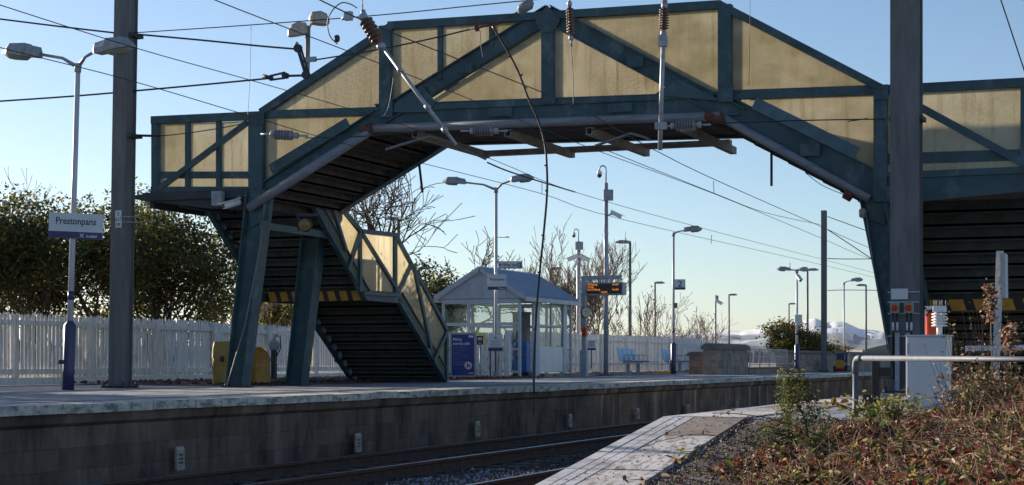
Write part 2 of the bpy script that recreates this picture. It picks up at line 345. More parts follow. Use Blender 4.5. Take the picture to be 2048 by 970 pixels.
# far platform
M['tarmac'] = mat('frosty_asphalt', (.19, .195, .215), .75, var=.62, scale=3.2, stretch=(2.4, .8, 1), detail=14, lo=.4, hi=.6, bump=.6, extra=dirty(2.3, .52, (.36, .40, .47), .8, (2.6, .35, 1), .06))
M['coping'] = mat('coping_concrete', (.52, .52, .48), .85, var=.3, scale=7, detail=12, bump=.5, lo=.4, hi=.6, extra=dirty(3.4, .55, (.16, .155, .12), .85, (1, 1.0, 3), .035))
M['wallmat'] = None
def wall_mat(brown=False):
    m = bpy.data.materials.new('warm_lit_wall_blocks' if brown else 'platform_wall_blocks'); m.use_nodes = True
    n = m.node_tree; L = n.links.new; N = n.nodes.new; b = n.nodes['Principled BSDF']; b.inputs['Roughness'].default_value = .9
    tc = N('ShaderNodeTexCoord'); sp = N('ShaderNodeSeparateXYZ'); L(tc.outputs['Object'], sp.inputs[0])
    cb = N('ShaderNodeCombineXYZ'); L(sp.outputs['Y'], cb.inputs['X']); L(sp.outputs['Z'], cb.inputs['Y'])
    br = N('ShaderNodeTexBrick'); L(cb.outputs[0], br.inputs['Vector']); br.inputs['Scale'].default_value = 1
    br.inputs['Brick Width'].default_value = .62; br.inputs['Row Height'].default_value = .235; br.inputs['Mortar Size'].default_value = .006
    br.inputs['Color1'].default_value = (.135, .105, .085, 1); br.inputs['Color2'].default_value = (.20, .168, .145, 1); br.inputs['Mortar'].default_value = (.10, .088, .08, 1)
    br.inputs['Mortar Smooth'].default_value = .6
    if brown: br.inputs['Color1'].default_value = (.19, .125, .085, 1); br.inputs['Color2'].default_value = (.27, .185, .125, 1); br.inputs['Mortar'].default_value = (.15, .10, .07, 1)  # warmer, lighter block tones stand in for light on the wall
    z = N('ShaderNodeTexNoise'); z.inputs['Scale'].default_value = 1.6; z.inputs['Detail'].default_value = 10; z.inputs['Roughness'].default_value = .7
    mp = N('ShaderNodeMapping'); mp.inputs['Scale'].default_value = (1, 1.2, .45); L(tc.outputs['Object'], mp.inputs[0]); L(mp.outputs[0], z.inputs['Vector'])
    r = N('ShaderNodeValToRGB'); r.color_ramp.elements[0].position = .38; r.color_ramp.elements[0].color = (.35, .32, .30, 1); r.color_ramp.elements[1].position = .66; r.color_ramp.elements[1].color = (1.25, 1.15, 1.05, 1)
    L(z.outputs['Fac'], r.inputs[0]); mx = N('ShaderNodeMixRGB'); mx.blend_type = 'MULTIPLY'; mx.inputs[0].default_value = 1
    L(br.outputs[0], mx.inputs[1]); L(r.outputs[0], mx.inputs[2])
    z2 = N('ShaderNodeTexNoise'); z2.inputs['Scale'].default_value = 1.1; z2.inputs['Detail'].default_value = 6
    mp2 = N('ShaderNodeMapping'); mp2.inputs['Scale'].default_value = (1, 2.4, .3); L(tc.outputs['Object'], mp2.inputs[0]); L(mp2.outputs[0], z2.inputs['Vector'])
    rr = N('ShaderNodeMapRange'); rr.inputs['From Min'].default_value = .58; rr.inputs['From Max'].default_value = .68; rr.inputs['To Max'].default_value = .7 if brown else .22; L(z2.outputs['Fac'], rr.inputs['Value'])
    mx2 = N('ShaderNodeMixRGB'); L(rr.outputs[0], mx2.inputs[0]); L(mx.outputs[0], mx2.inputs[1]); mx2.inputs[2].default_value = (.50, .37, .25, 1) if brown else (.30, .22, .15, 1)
    L(mx2.outputs[0], b.inputs['Base Color'])
    bp = N('ShaderNodeBump'); bp.inputs['Strength'].default_value = .5; bp.inputs['Distance'].default_value = .02; L(mx.outputs[0], bp.inputs['Height']); L(bp.outputs[0], b.inputs['Normal'])
    return m
M['wallmat'] = wall_mat(); M['wall_lit_tone'] = wall_mat(True)
m = MB()
prof = [(-11.10, -1.05), (-11.10, -.24), (-11.04, -.20), (-11.02, -.10), (-11.3, -.10), (-11.3, -1.05)]
m.prism([(a, 0, b) for a, b in prof][::-1], (0, 33.5, 0)); struct('platform_wall', m, 'wallmat')
m = MB(); m.prism([(a + (0 if a < -11.2 else -.006), 33.5, b) for a, b in prof][::-1], (0, 226, 0)); struct('platform_wall', m, 'wall_lit_tone')  # far stretch: its warm light is painted into the block colours
m = MB(); m.box((-21, 0, -.5), (-11.5, 260, -.004)); struct('platform', m, 'tarmac')
m = MB(); y = 0.
while y < 130:
    l = random.choice((.9, .9, 1.2, 1.5)); dz = random.uniform(-.006, .006); dx = random.uniform(-.010, .010)
    m.box((-11.5, y + .009, -.097 + dz), (-10.96 + dx, y + l - .009, dz)); y += l
m.box((-11.5, 130, -.097), (-10.96, 260, 0))
struct('coping_stones', m, 'coping')
# tactile strip & pale line along the edge
M['tact'] = mat('tactile_paving', (.26, .28, .32), .8, var=.4, scale=8, detail=10)
m = MB(); m.box((-12.2, 0, -.003), (-11.8, 130, .003))
for k in range(900):
    yy = 20 + k * .075
    for q in range(4): m.cbox((-12.14 + q * .09, yy, .004), (.03, .03, .006))
struct('tactile_strip', m, 'tact')
M['frost'] = mat('frost_line', (.66, .70, .78), .8, var=.5, scale=3, detail=10)
m = MB(); m.add([(-11.62, 0, .001), (-11.52, 0, .001), (-11.52, 200, .001), (-11.62, 200, .001)], [(0, 1, 2, 3)]); struct('platform_line', m, 'frost')
# reddish leaf litter bed under the stairs
M['litter'] = mat('leaf_litter_soil', (.085, .04, .03), .95, var=.5, scale=6, bump=.8, detail=10)
m = MB()
def bed(x0, x1, y0, y1, h, nx=14, ny=40):
    o = len(m.v)
    for j in range(ny + 1):
        for i in range(nx + 1):
            fx, fy = i / nx, j / ny; e = min(fx, 1 - fx, fy * 3, (1 - fy) * 3, .25) / .25
            x, y = x0 + (x1 - x0) * fx, y0 + (y1 - y0) * fy
            m.v.append((x, y, -.01 + e * h * (.5 + .9 * abs(mnoise.noise(Vector((x * 1.5, y * 1.5, 2)))))))
    for j in range(ny):
        for i in range(nx): a = o + j * (nx + 1) + i; m.f.append((a, a + 1, a + nx + 2, a + nx + 1)); m.m.append(0); m.sm.append(True)
bed(-20.3, -15.6, 28, 44, .10); bed(-20.4, -18.9, 50, 72, .06)
struct('soil_bed', m, 'litter')
stones('leaf_litter', 1500, lambda: rnd.uniform(-20.3, -15.8), lambda: rnd.uniform(28, 43.5), lambda x, y: .05, .02, .05, ['l_brown', 'litter'], 'red brown leaf litter under the stairs', 'leaf litter', [.5, .5])

# near platform and its ramp
M['slab'] = None
m = MB(); RX0, RX1 = -4.05, .5
m.box((RX0 + .09, 14, -1.0), (-3.35, 200, -.006)); struct('near_platform_wall', m, 'wallmat')
m = MB(); m.box((-3.35, 14, -1.0), (-.6, 200, -.010)); struct('near_platform', m, 'tarmac')
M['slabmat'] = mat('frosted_slabs', (.62, .60, .60), .8, var=.25, scale=2.2, detail=12, bump=.4, extra=dirty(9, .54, (.17, .14, .12), .8, (2.2, .8, 1), .05))
M['slabmat2'] = mat('brown_slabs', (.27, .22, .19), .8, var=.35, scale=3, detail=12, extra=dirty(9, .60, (.40, .40, .42), .5, (1, 1, 1), .05))
M['slabedge'] = mat('pale_slab_edge', (.55, .56, .60), .8, var=.3, scale=2.5, detail=10, extra=dirty(6, .55, (.16, .14, .12), .6))
m = MB(); SLOPE = .118
def rz(y): return 0. if y >= 14 else -(14 - y) * SLOPE
joints = [14, 13.05, 12.25, 11.55, 10.8, 10.05, 9.3, 8.5, 7.7]
def slabquad(x0, x1, y0, y1, mi, th=.07, dz=0):
    vs = [(x0, y0, rz(y0) + dz), (x1, y0, rz(y0) + dz), (x1, y1, rz(y1) + dz), (x0, y1, rz(y1) + dz)]
    m.add([(a, b, c - th) for a, b, c in vs] + vs, [(0, 3, 2, 1), (4, 5, 6, 7), (0, 1, 5, 4), (1, 2, 6, 5), (2, 3, 7, 6), (3, 0, 4, 7)], mi)
for i in range(len(joints) - 1):
    y1, y0 = joints[i] - .012, joints[i + 1] + .012
    for (a, b) in ((-4.05, -3.957), (-3.943, -3.877), (-3.863, -3.79)): slabquad(a, b, y0, y1, 2, dz=random.uniform(-.002, .002))
    slabquad(-3.775, -3.36, y0, y1, 1 if i == 0 else 0, dz=random.uniform(-.003, .003))
y = 14.006
while y < 60:
    for (a, b) in ((-4.05, -3.955), (-3.948, -3.36)): slabquad(a, b, y, y + .89, 2 if b < -3.9 else random.choice((0, 1, 0)), dz=random.uniform(-.002, .002))
    y += .9
struct('edge_slabs', m, ['slabmat', 'slabmat2', 'slabedge'])
m = MB(); m.prism([(-4.0, 14, -.075), (-4.0, 5, -.075 - 9 * SLOPE), (-4.0, 5, -1.4), (-4.0, 14, -1.4)][::-1], (.62, 0, 0)); struct('ramp_wall', m, 'wallmat')
M['gravel'] = mat('dark_gravel', (.105, .085, .072), .95, var=.5, scale=30, detail=8, bump=.8, extra=dirty(2.5, .6, (.25, .23, .22), .4))
m = MB(); nx, ny = 24, 60
for j in range(ny + 1):
    for i in range(nx + 1):
        x = -3.352 + i * 2.75 / nx; y = 5 + j * 9.2 / ny
        m.v.append((x, y, rz(y) - .012 + .015 * mnoise.noise(Vector((x * 2, y * 2, 0))) - (.0 if i else .02)))
for j in range(ny):
    for i in range(nx): a = j * (nx + 1) + i; m.f.append((a, a + 1, a + nx + 2, a + nx + 1)); m.m.append(0); m.sm.append(True)
struct('ramp_gravel', m, 'gravel')
stones('gravel_chips', 5200, lambda: rnd.uniform(-3.33, -2.1) , lambda: rnd.uniform(8.5, 14.2), lambda x, y: rz(y) - .008, .006, .016, ['st1', 'st2', 'l_tan', 'st3'], 'scattered gravel chips and dry bits on the dark ramp', 'gravel', [.4, .3, .2, .1])
stones('gravel_chips', 260, lambda: rnd.uniform(-3.9, -3.4) , lambda: rnd.uniform(9, 14), lambda x, y: rz(y) + .002, .004, .010, ['st1', 'l_brown', 'st3'], 'little crumbs lying on the pale edge slabs', 'gravel', [.4, .4, .2])

# far hills
def ridge(px):
    pts = [(-3000, 700), (0, 697), (900, 690), (1200, 676), (1300, 670), (1400, 667), (1440, 660), (1480, 661), (1515, 657), (1545, 649), (1580, 643), (1610, 640), (1630, 636), (1643, 641), (1655, 645), (1672, 642), (1690, 644), (1702, 650), (1720, 658), (1745, 660), (1780, 664), (1850, 668), (2100, 674), (5000, 700)]
    for (a, b), (c, d) in zip(pts, pts[1:]):
        if a <= px <= c: return b + (d - b) * (px - a) / (c - a)
    return 700
m = MB(); nx, ny = 420, 34
for j in range(ny + 1):
    t = j / ny; D = 9000 + 13000 * t
    for i in range(nx + 1):
        px = 300 + i * 5.2
        top = (HOR - ridge(px)) / F * 22000
        X = (px - 1024) / F * D
        f = t ** 1.35 if t < .999 else 1
        nz = .55 - 1.6 * abs(mnoise.fractal(Vector((X / 2100 + 40, D / 3600, 0)), 1.0, 2.2, 7)) + .25 * mnoise.fractal(Vector((X / 500, D / 900, 5)), .8, 2.1, 5)
        z = max(top * (.16 + .84 * f) + nz * 120 * math.sin(math.pi * min(1, t * .93 + .04)) , 0)
        if j == 0: z = 0
        P = ORG + XH * X + YH * D; m.v.append((P.x, P.y, z - 5))
for j in range(ny):
    for i in range(nx): a = j * (nx + 1) + i; m.f.append((a, a + 1, a + nx + 2, a + nx + 1)); m.m.append(0); m.sm.append(True)
def hill_extra(m, n, b, rp, nz, mp, L):
    g = n.nodes.new('ShaderNodeNewGeometry'); s = n.nodes.new('ShaderNodeSeparateXYZ'); L(g.outputs['Position'], s.inputs[0])
    r = n.nodes.new('ShaderNodeMapRange'); r.inputs['From Min'].default_value = 30; r.inputs['From Max'].default_value = 330; r.inputs['To Min'].default_value = -.30; r.inputs['To Max'].default_value = .18
    L(s.outputs['Z'], r.inputs['Value']); a = n.nodes.new('ShaderNodeMath'); a.operation = 'ADD'; L(nz.outputs['Fac'], a.inputs[0]); L(r.outputs[0], a.inputs[1]); L(a.outputs[0], rp.inputs[0])
M['snow'] = mat('snowy_hillside', (.78, .80, .84), .9, scale=.0011, col2=(.16, .20, .25), lo=.42, hi=.56, detail=12, extra=hill_extra)
struct('snowy_hills', m, 'snow')
# nearer low ridges
def low_ridge(name, D, pts, matn, amp, x0=-700, x1=2900, step=6, depth=400, wob=30.):
    m = MB(); N = int((x1 - x0) / step)
    rows = [(0, 0), (.35, .75), (.6, 1), (1, 1)]
    for (t, h) in rows:
        for i in range(N + 1):
            px = x0 + i * step; y = 700
            for (a, b), (c, d) in zip(pts, pts[1:]):
                if a <= px <= c: y = b + (d - b) * (px - a) / (c - a)
            DD = D + depth * t; z = (HOR - y) / F * D * h + amp * mnoise.fractal(Vector((px / wob, h * 3, D)), .8, 2, 5) * h
            P = ORG + XH * ((px - 1024) / F * DD) + YH * DD; m.v.append((P.x, P.y, z + CZ if h else -2))
    for j in range(3):
        for i in range(N): a = j * (N + 1) + i; m.f.append((a, a + 1, a + N + 2, a + N + 1)); m.m.append(0); m.sm.append(True)
    struct(name, m, matn)
M['ridge_blue'] = mat('distant_woodland', (.085, .10, .12), .95, scale=.004, var=.5, detail=10, extra=dirty(.006, .56, (.35, .38, .42), .6))
M['ridge_mid'] = mat('distant_trees', (.075, .06, .05), .95, scale=.02, var=.5, detail=10)
low_ridge('distant_ridge', 5000, [(-700, 695), (900, 690), (1180, 684), (1380, 678), (1440, 681), (1500, 686), (1560, 692), (1700, 697), (2900, 700)], 'ridge_blue', 5, depth=900)
low_ridge('tree_covered_rise', 1100, [(-700, 690), (1000, 690), (1180, 682), (1300, 672), (1360, 674), (1400, 684), (1440, 700), (1560, 703), (1640, 698), (1665, 686), (1690, 691), (1720, 697), (1760, 695), (2900, 694)], 'ridge_mid', 1.3, step=2, depth=120, wob=6.)

# ------------------------------------------------------------------ the footbridge
U0, U1 = 26.5, 29.3
br = thing('footbridge', 'dark teal steel footbridge with yellowed translucent side panels and two stairways', 'footbridge', (-9.5, 27.9, 0))
MC = [0]
def wpx(px, py, n, u=U0): return n * (py_(px, py, u) - ORG).dot(YH) / F
def mem(name, a, b, w, d=.12, u=U0, far=True, matn='teal', dy=0., ext=0., par=None):
    p, q = py_(*a, u), py_(*b, u); ww = w * (p - ORG).dot(YH) / F; MC[0] += 1; d += (MC[0] % 23) * .0011
    for uu in ((U0, U1) if far else (u,)):
        off = Vector((0, uu - u + dy, 0)); mb = MB(); mb.bar(p + off, q + off, ww, d, YP, 0, ext)
        obj(name, mb, matn, par or br)
def poly(name, pts, matn, th, dy=0., far=True, u=U0):
    for uu in ((U0, U1) if far else (u,)):
        P = [py_(*p, u) + Vector((0, uu - u + dy, 0)) for p in pts]
        area = sum((P[i] - P[0]).cross(P[i + 1] - P[0]).y for i in range(1, len(P) - 1))
        if area < 0: P = P[::-1]
        mb = MB(); mb.prism(P, (0, th, 0)); obj(name, mb, matn, br)
# long diagonals / stringers with flanges
def ibeam(name, a, b, w, d=.16, fl=.02, far=True, matn='teal', ext=0.):
    p, q = py_(*a, U0), py_(*b, U0); ww = w * (p - ORG).dot(YH) / F
    t = (q - p).normalized(); k = YP.cross(t).normalized(); MC[0] += 1; wd = .04 + (MC[0] % 23) * .0024
    for uu in ((U0, U1) if far else (U0,)):
        off = Vector((0, uu - U0, 0)); mb = MB()
        mb.bar(p + off, q + off, ww - .04, wd, YP, 0, ext)
        for s in (-1, 1): mb.bar(p + off + k * s * (ww / 2 - fl / 2), q + off + k * s * (ww / 2 - fl / 2), fl, d, YP, 0, ext)
        obj(name, mb, matn, br)
ibeam('stringer', (507, 398), (760, 236), 34, .20)
ibeam('truss_diagonal', (768, 232), (1096, 30), 34, .17, ext=.05)
ibeam('truss_diagonal', (1100, 30), (1478, 232), 36, .19, ext=.05)
ibeam('stringer', (1440, 212), (1768, 378), 54, .205)
ibeam('deck_beam', (752, 231), (1482, 207), 44, .15)
mem('top_rail', (524, 226), (785, 53), 15, .15)
mem('top_rail', (781, 52), (1441, 10), 15, .16, ext=.02)
mem('top_rail', (1441, 10), (1765, 178), 15, .15)
mem('mid_rail', (532, 229), (765, 222), 15, .10)
mem('mid_rail', (1466, 190), (1750, 180), 18, .10)
mem('truss_post', (773, 52), (773, 222), 25, .14)
mem('truss_post', (1097, 30), (1097, 200), 25, .13)
mem('truss_post', (1451, 10), (1451, 195), 27, .14)
mem('truss_post', (516, 225), (516, 415), 32, .18)
mem('truss_post', (1762, 175), (1762, 405), 26, .18)
mem('light_post', (881, 47), (881, 160), 9, .07); mem('light_post', (984, 42), (984, 95), 9, .07)
mem('panel_rail', (768, 219), (1430, 190), 12, .12); 
mem('cover_plate', (548, 340), (702, 247), 20, .02, far=False, dy=-.11); mem('cover_plate', (1512, 208), (1716, 308), 24, .02, far=False, dy=-.115, matn='teal_light')
poly('gusset', [(772, 226), (848, 172), (876, 206), (860, 226)], 'teal', .012, -.09)
poly('gusset', [(1310, 192), (1360, 160), (1440, 200), (1475, 206)], 'teal', .012, -.10)
poly('gusset', [(1075, 45), (1098, 12), (1125, 42), (1110, 66), (1085, 66)], 'teal', .014, -.10)
for (a, b_, sw, sh_) in ((773, 216, .22, .30), (1451, 184, .24, .30), (516, 236, .24, .22), (1762, 184, .22, .22), (1098, 196, .22, .18), (640, 318, .26, .16), (930, 136, .26, .16), (1270, 124, .26, .16), (1620, 300, .30, .18), (1000, 224, .4, .14), (1240, 215, .4, .14), (516, 392, .28, .22), (1764, 388, .26, .22)):
    c = py_(a, b_, U0 - .125); mb = MB(); mb.cbox(c, (sw, .008, sh_))
    for i in range(4):
        for j in range(2): mb.lathe(c + Vector(((i - 1.5) * sw * .26, -.004, (j - .5) * sh_ * .6)), [(0, .013), (.014, .011)], (0, -1, 0), 6, 1)
    obj('splice_plate', mb, ['teal', 'teal_light'], br)
PAN = [[(540, 224), (764, 66), (764, 224)], [(528, 232), (742, 228), (528, 368)], [(780, 54), (879, 50), (879, 162), (780, 226)],
       [(883, 50), (982, 44), (982, 100), (883, 160)], [(986, 44), (1062, 38), (986, 96)], [(842, 214), (1090, 54), (1090, 204)],
       [(1106, 48), (1106, 200), (1372, 196)], [(1122, 24), (1442, 10), (1442, 214)], [(1458, 16), (1754, 176), (1458, 188)], [(1490, 194), (1754, 182), (1754, 352)]]
for P in PAN: poly('panel', P, 'panel', .006, .02)
# landings (left and right): parapets with panels, deck slab
def landing(a, top, bot, cx, slope_t, slope_b):
    pass
mem('top_rail', (306, 241), (524, 231), 15, .13, far=False); mem('bottom_rail', (306, 380), (504, 380), 12, .13, far=False)
mem('parapet_post', (312, 238), (312, 384), 14, .12, far=False); mem('parapet_post', (376, 240), (376, 380), 9, .08, far=False); mem('parapet_post', (438, 238), (438, 380), 9, .08, far=False)
mem('brace', (322, 378), (498, 246), 11, .06, far=False, dy=-.06)
for P in ([(320, 248), (371, 246), (371, 374), (320, 374)], [(381, 246), (433, 244), (433, 374), (381, 374)], [(443, 244), (500, 241), (500, 374), (443, 374)]): poly('panel', P, 'panel', .006, .02, far=False)
mem('kick_rail', (320, 350), (500, 350), 14, .02, far=False, dy=0.0)
mem('top_rail', (1768, 180), (2300, 152), 17, .15, far=False); mem('bottom_rail', (1768, 352), (2300, 330), 13, .13, far=False)
mem('brace', (1772, 178), (2060, 334), 15, .07, far=False, dy=-.06); mem('brace', (2060, 334), (2290, 160), 13, .07, far=False, dy=-.06)
mem('parapet_post', (2052, 165), (2052, 345), 20, .12, far=False); mem('parapet_post', (2292, 152), (2292, 330), 14, .12, far=False)
poly('panel', [(1774, 188), (2044, 174), (2044, 338), (1774, 348)], 'panel', .006, .02, far=False); poly('panel', [(2062, 174), (2286, 162), (2286, 328), (2062, 337)], 'panel', .006, .02, far=False)
mem('kick_rail', (1774, 318), (2290, 302), 22, .02, far=False)
poly('landing_girder', [(1768, 356), (2300, 334), (2300, 358), (1850, 402), (1768, 408)], 'teal', .05, -.03, far=False)
ZL = 3.30; ZD = 4.30                                     # walkway levels
mb = MB(); zl = py_(316, 386, U0).z
mb.box((-17.15, U0 - .12, zl - .14), (-14.9, 28.5, zl)); mb.box((-17.35, U0 - .10, zl - .10), (-17.16, U0 + .4, zl - .03))
obj('landing_deck', mb, 'dark', br)
mb = MB(); mb.prism([Vector((-17.1, U0 - .05, zl - .142)), Vector((-14.9, U0 - .05, zl - .142)), Vector((-14.9, U0 - .05, zl - .36)), Vector((-15.9, U0 - .05, zl - .30))][::-1], (0, .05, 0))
for k in range(4): mb.box((-17.1 + k * .6, U0 + .05, zl - .26), (-17.02 + k * .6, 28.4, zl - .141))
obj('landing_bearer', mb, 'dark', br)
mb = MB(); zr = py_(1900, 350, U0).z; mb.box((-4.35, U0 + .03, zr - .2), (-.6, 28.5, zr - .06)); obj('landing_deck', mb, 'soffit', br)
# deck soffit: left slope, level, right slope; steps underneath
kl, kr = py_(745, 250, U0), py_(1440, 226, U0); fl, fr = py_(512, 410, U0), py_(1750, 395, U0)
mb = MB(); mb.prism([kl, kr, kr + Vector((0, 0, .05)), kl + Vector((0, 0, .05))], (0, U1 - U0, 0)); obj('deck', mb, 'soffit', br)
def steps(p0, p1, n, y0, y1, axis='x', th=.05, name='stair_flight', mat_='soffit'):
    """flight seen from below: treads and risers between p0 and p1 (x,z pairs)"""
    mb = MB()
    for k in range(n):
        a0 = p0[0] + (p1[0] - p0[0]) * k / n; a1 = p0[0] + (p1[0] - p0[0]) * (k + 1) / n
        z0 = p0[1] + (p1[1] - p0[1]) * k / n; z1 = p0[1] + (p1[1] - p0[1]) * (k + 1) / n
        if axis == 'x': mb.box((a0, y0, z1 - .04), (a1 + (.02 if a1 > a0 else -.02), y1, z1)); mb.box((a0, y0, min(z0, z1) - .05), (a0 + .02, y1, max(z0, z1)))
        else: mb.box((y0, a0, max(z0, z1) - .04), (y1, a1 + .03, max(z0, z1))); mb.box((y0, a1, min(z0, z1) - .07), (y1, a1 + .02, max(z0, z1)))
    obj(name, mb, mat_, br)
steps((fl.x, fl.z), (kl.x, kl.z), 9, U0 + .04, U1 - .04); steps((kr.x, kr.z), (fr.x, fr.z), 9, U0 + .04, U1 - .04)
for (a, b) in (((830, 268), None), ((1015, 266), None), ((1178, 262), None), ((1368, 256), None)):
    p = py_(*a, U0 - .05); mb = MB()
    mb.box((p.x - .055, p.y, p.z - .06), (p.x + .055, p.y + 3.2, p.z - .045)); mb.box((p.x - .055, p.y, p.z + .045), (p.x + .055, p.y + 3.2, p.z + .06)); mb.box((p.x - .055, p.y, p.z - .045), (p.x - .04, p.y + 3.2, p.z + .045)); mb.box((p.x + .04, p.y, p.z - .045), (p.x + .055, p.y + 3.2, p.z + .045))
    obj('bearer', mb, 'bearer', br)
p = py_(830, 268, U0); q = py_(1368, 256, U0)
mb = MB(); mb.box((p.x, 29.42, p.z - .045), (q.x, 29.60, p.z + .05)); obj('cable_tray', mb, 'bearer', br)
# pipes along the near side
def pipe(a, b, w, matn='conduit', name='drain_pipe', dy=-.14):
    p, q = py_(*a, U0 + dy), py_(*b, U0 + dy); mb = MB(); mb.tube([p, q], wpx(*a, w) / 2, 16); return obj(name, mb, matn, br)
pipe((498, 416), (738, 262), 19); pipe((742, 257), (1440, 232), 17); pipe((1447, 236), (1738, 398), 17)
pipe((722, 262), (746, 256), 21, 'rust', 'pipe_joint'); pipe((1412, 231), (1450, 240), 21, 'rust', 'pipe_joint'); pipe((1690, 386), (1704, 394), 22, 'rust', 'pipe_joint')
# legs
def leg(v0, z0, v1, u, w=.26):
    p, q = Vector((-v0, u, z0)), Vector((-v1, u, 0.0)); mb = MB(); k = Vector((w / 2, 0, 0))
    mb.bar(p, q, w - .05, .02, YP)
    for s in (-1, 1): mb.bar(p + k * s, q + k * s * .82, .022, .30, YP)
    for z in (.35, .7): 
        pass
    l = obj('leg', mb, 'teal', br); mb = MB(); mb.cbox(q + Vector((0, 0, .012)), (.42, .4, .024))
    for sx in (-1, 1):
        for s2 in (-1, 1): mb.lathe(q + Vector((sx * .16, s2 * .15, .02)), [(0, .015), (.04, .015)], n=6)
    obj('base_plate', mb, 'dark', l)
for u in (U0, U1 - .1):
    sh = .3 if u > 28 else 0
    leg(14.86 + sh, zl - .05, 15.30 + sh, u, .38); leg(4.42, zr - .2, 3.86, u, .36)
for v0 in (14.86, 4.42):
    mb = MB(); mb.bar((-v0, U0 + .12, 2.78), (-v0, U1 - .15, 2.78), .14, .12, ZP); obj('cross_beam', mb, 'teal', br)
poly('gusset', [(500, 388), (545, 388), (540, 440), (503, 455)], 'teal', .02, -.05, far=False); poly('gusset', [(1730, 392), (1772, 388), (1772, 450), (1738, 440)], 'teal', .02, -.05, far=False)
# stairways going down beside the platform
ZM = 1.76
def stair(va, vb, ZM=1.76):
    """va: the side towards the tracks, vb: the outer side; from the landing down to the mid landing, then the platform"""
    xa, xb = -va, -vb; x0, x1 = min(xa, xb) + .06, max(xa, xb) - .06
    n1, n2 = 9, 10
    mb = MB(); u0, u1, u2, u3 = 28.4, 30.45, 31.95, 34.4; z0 = 3.3
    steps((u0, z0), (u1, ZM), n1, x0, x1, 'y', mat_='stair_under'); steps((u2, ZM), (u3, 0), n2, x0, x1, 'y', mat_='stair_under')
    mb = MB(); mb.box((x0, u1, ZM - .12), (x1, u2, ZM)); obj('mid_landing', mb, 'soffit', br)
    for x in (xa, xb):
        for (a, za, b, zb) in ((u0 - .15, z0 + .08, u1, ZM - .05), (u1 - .02, ZM - .06, u2 + .02, ZM - .06), (u2, ZM - .03, u3, .06)):
            mb = MB(); mb.bar((x, a, za), (x, b, zb), .24 if za != zb else .15, .03, XP); 
            nn = XP.cross((Vector((x, b, zb)) - Vector((x, a, za))).normalized()) * (.12 if za != zb else .075)
            for s in (-1, 1): mb.bar(Vector((x, a, za)) + nn * s, Vector((x, b, zb)) + nn * s, .02, .10, XP)
            obj('stair_stringer', mb, 'teal', br)
    # hazard stripes on the edge of the mid landing
    mb = MB(); N = 8; wv = (x1 - x0) / N; yy = u1 - .03
    mb.box((x0, yy, ZM - .14), (x1, yy + .028, ZM + .05), 0)
    for k in range(N):
        a = x0 + k * wv; mb.prism([(a, yy - .004, ZM + .05), (a + wv * .6, yy - .004, ZM + .05), (a + wv * .6 + .06, yy - .004, ZM - .14), (a + .06, yy - .004, ZM - .14)][::-1], (0, .003, 0), 1)
    obj('hazard_edge', mb, ['black', 'yellow'], br)
stair(14.75, 16.95); stair(4.25, .9, 1.45)
# side screens of the stairs (traced on the plane of the screen)
VS = 14.72
def smem(name, a, b, w, d=.07, v=VS, vs=(14.72, 17.0), dx=0.):
    p, q = pv(*a, v), pv(*b, v); ww = w * (p - ORG).dot(YH) / F * .95
    for vv in vs:
        off = Vector((-(vv - v) + dx, 0, 0)); mb = MB(); mb.bar(p + off, q + off, ww, d, XP); obj(name, mb, 'teal', br)
def spanel(pts, vs=(14.72, 17.0)):
    for vv in vs:
        P = [pv(*p, VS) + Vector((-(vv - VS) - .01, 0, 0)) for p in pts]; mb = MB(); mb.prism(P, (-.006, 0, 0)); obj('panel', mb, 'panel', br)
for a, b, w_ in (((640, 368), (722, 463), 9), ((720, 462), (792, 470), 9), ((790, 470), (893, 660), 9)): smem('handrail', a, b, w_, .08)
for a, b, w_ in (((719, 464), (719, 583), 10), ((790, 470), (790, 586), 9), ((893, 658), (893, 762), 9)): smem('screen_post', a, b, w_, .075)
for a, b, w_ in (((722, 466), (794, 582), 8), ((718, 468), (694, 540), 10), ((822, 526), (794, 586), 9), ((826, 532), (860, 695), 9), ((893, 662), (866, 722), 9), ((655, 385), (690, 500), 9)): smem('screen_brace', a, b, w_, .06, dx=.015)
smem('handrail', (725, 586), (797, 590), 8, .085)
for P in ([(640, 370), (716, 464), (716, 578), (652, 435)], [(725, 468), (786, 473), (786, 584), (725, 580)], [(796, 480), (889, 660), (889, 745), (796, 588)]): spanel(P)

# things fixed to the bridge
def cctv(name, pos, aim, label, group='station security cameras', s=1.0, bracket=Vector((0, 0, .16)), host=None):
    t = thing(name, label, 'security camera', pos, group) if host is None else host
    pos = Vector(pos); a = Vector(aim).normalized(); side = a.cross(ZP).normalized(); up = side.cross(a)
    rot = Matrix((a, side, up)).transposed()
    mb = MB(); mb.lathe(pos - a * .17 * s, [(0, .045 * s), (.01, .055 * s), (.30 * s, .055 * s), (.34 * s, .05 * s)], a, 14)
    b = obj('camera_body', mb, 'white', t)
    mb = MB(); mb.lathe(pos + a * .171 * s, [(0, .04 * s), (.01, .035 * s)], a, 14); obj('lens', mb, 'black', b)
    mb = MB(); mb.cbox(pos + up * .058 * s + a * .03 * s, (.42 * s, .13 * s, .012 * s), 0, rot); obj('sun_hood', mb, 'white', t)
    mb = MB(); mb.tube([pos + up * .05 * s - a * .08 * s, pos - a * .08 * s + bracket * s], .02 * s, 8); obj('bracket', mb, 'lamp', t)
    return t
cctv('security_camera', py_(463, 408, U0 - .28), (-.45, -.85, -.28), 'white bullet camera under the left bridge landing', s=1.0, bracket=Vector((.05, .15, .14)))
p = py_(436, 397, U0 - .2); mb = MB(); mb.cbox(p, (.20, .12, .25)); single('junction_box', mb, 'lamp', 'pale grey junction box under the bridge landing', 'junction box', p - Vector((0, 0, .12)), bevel=.01)
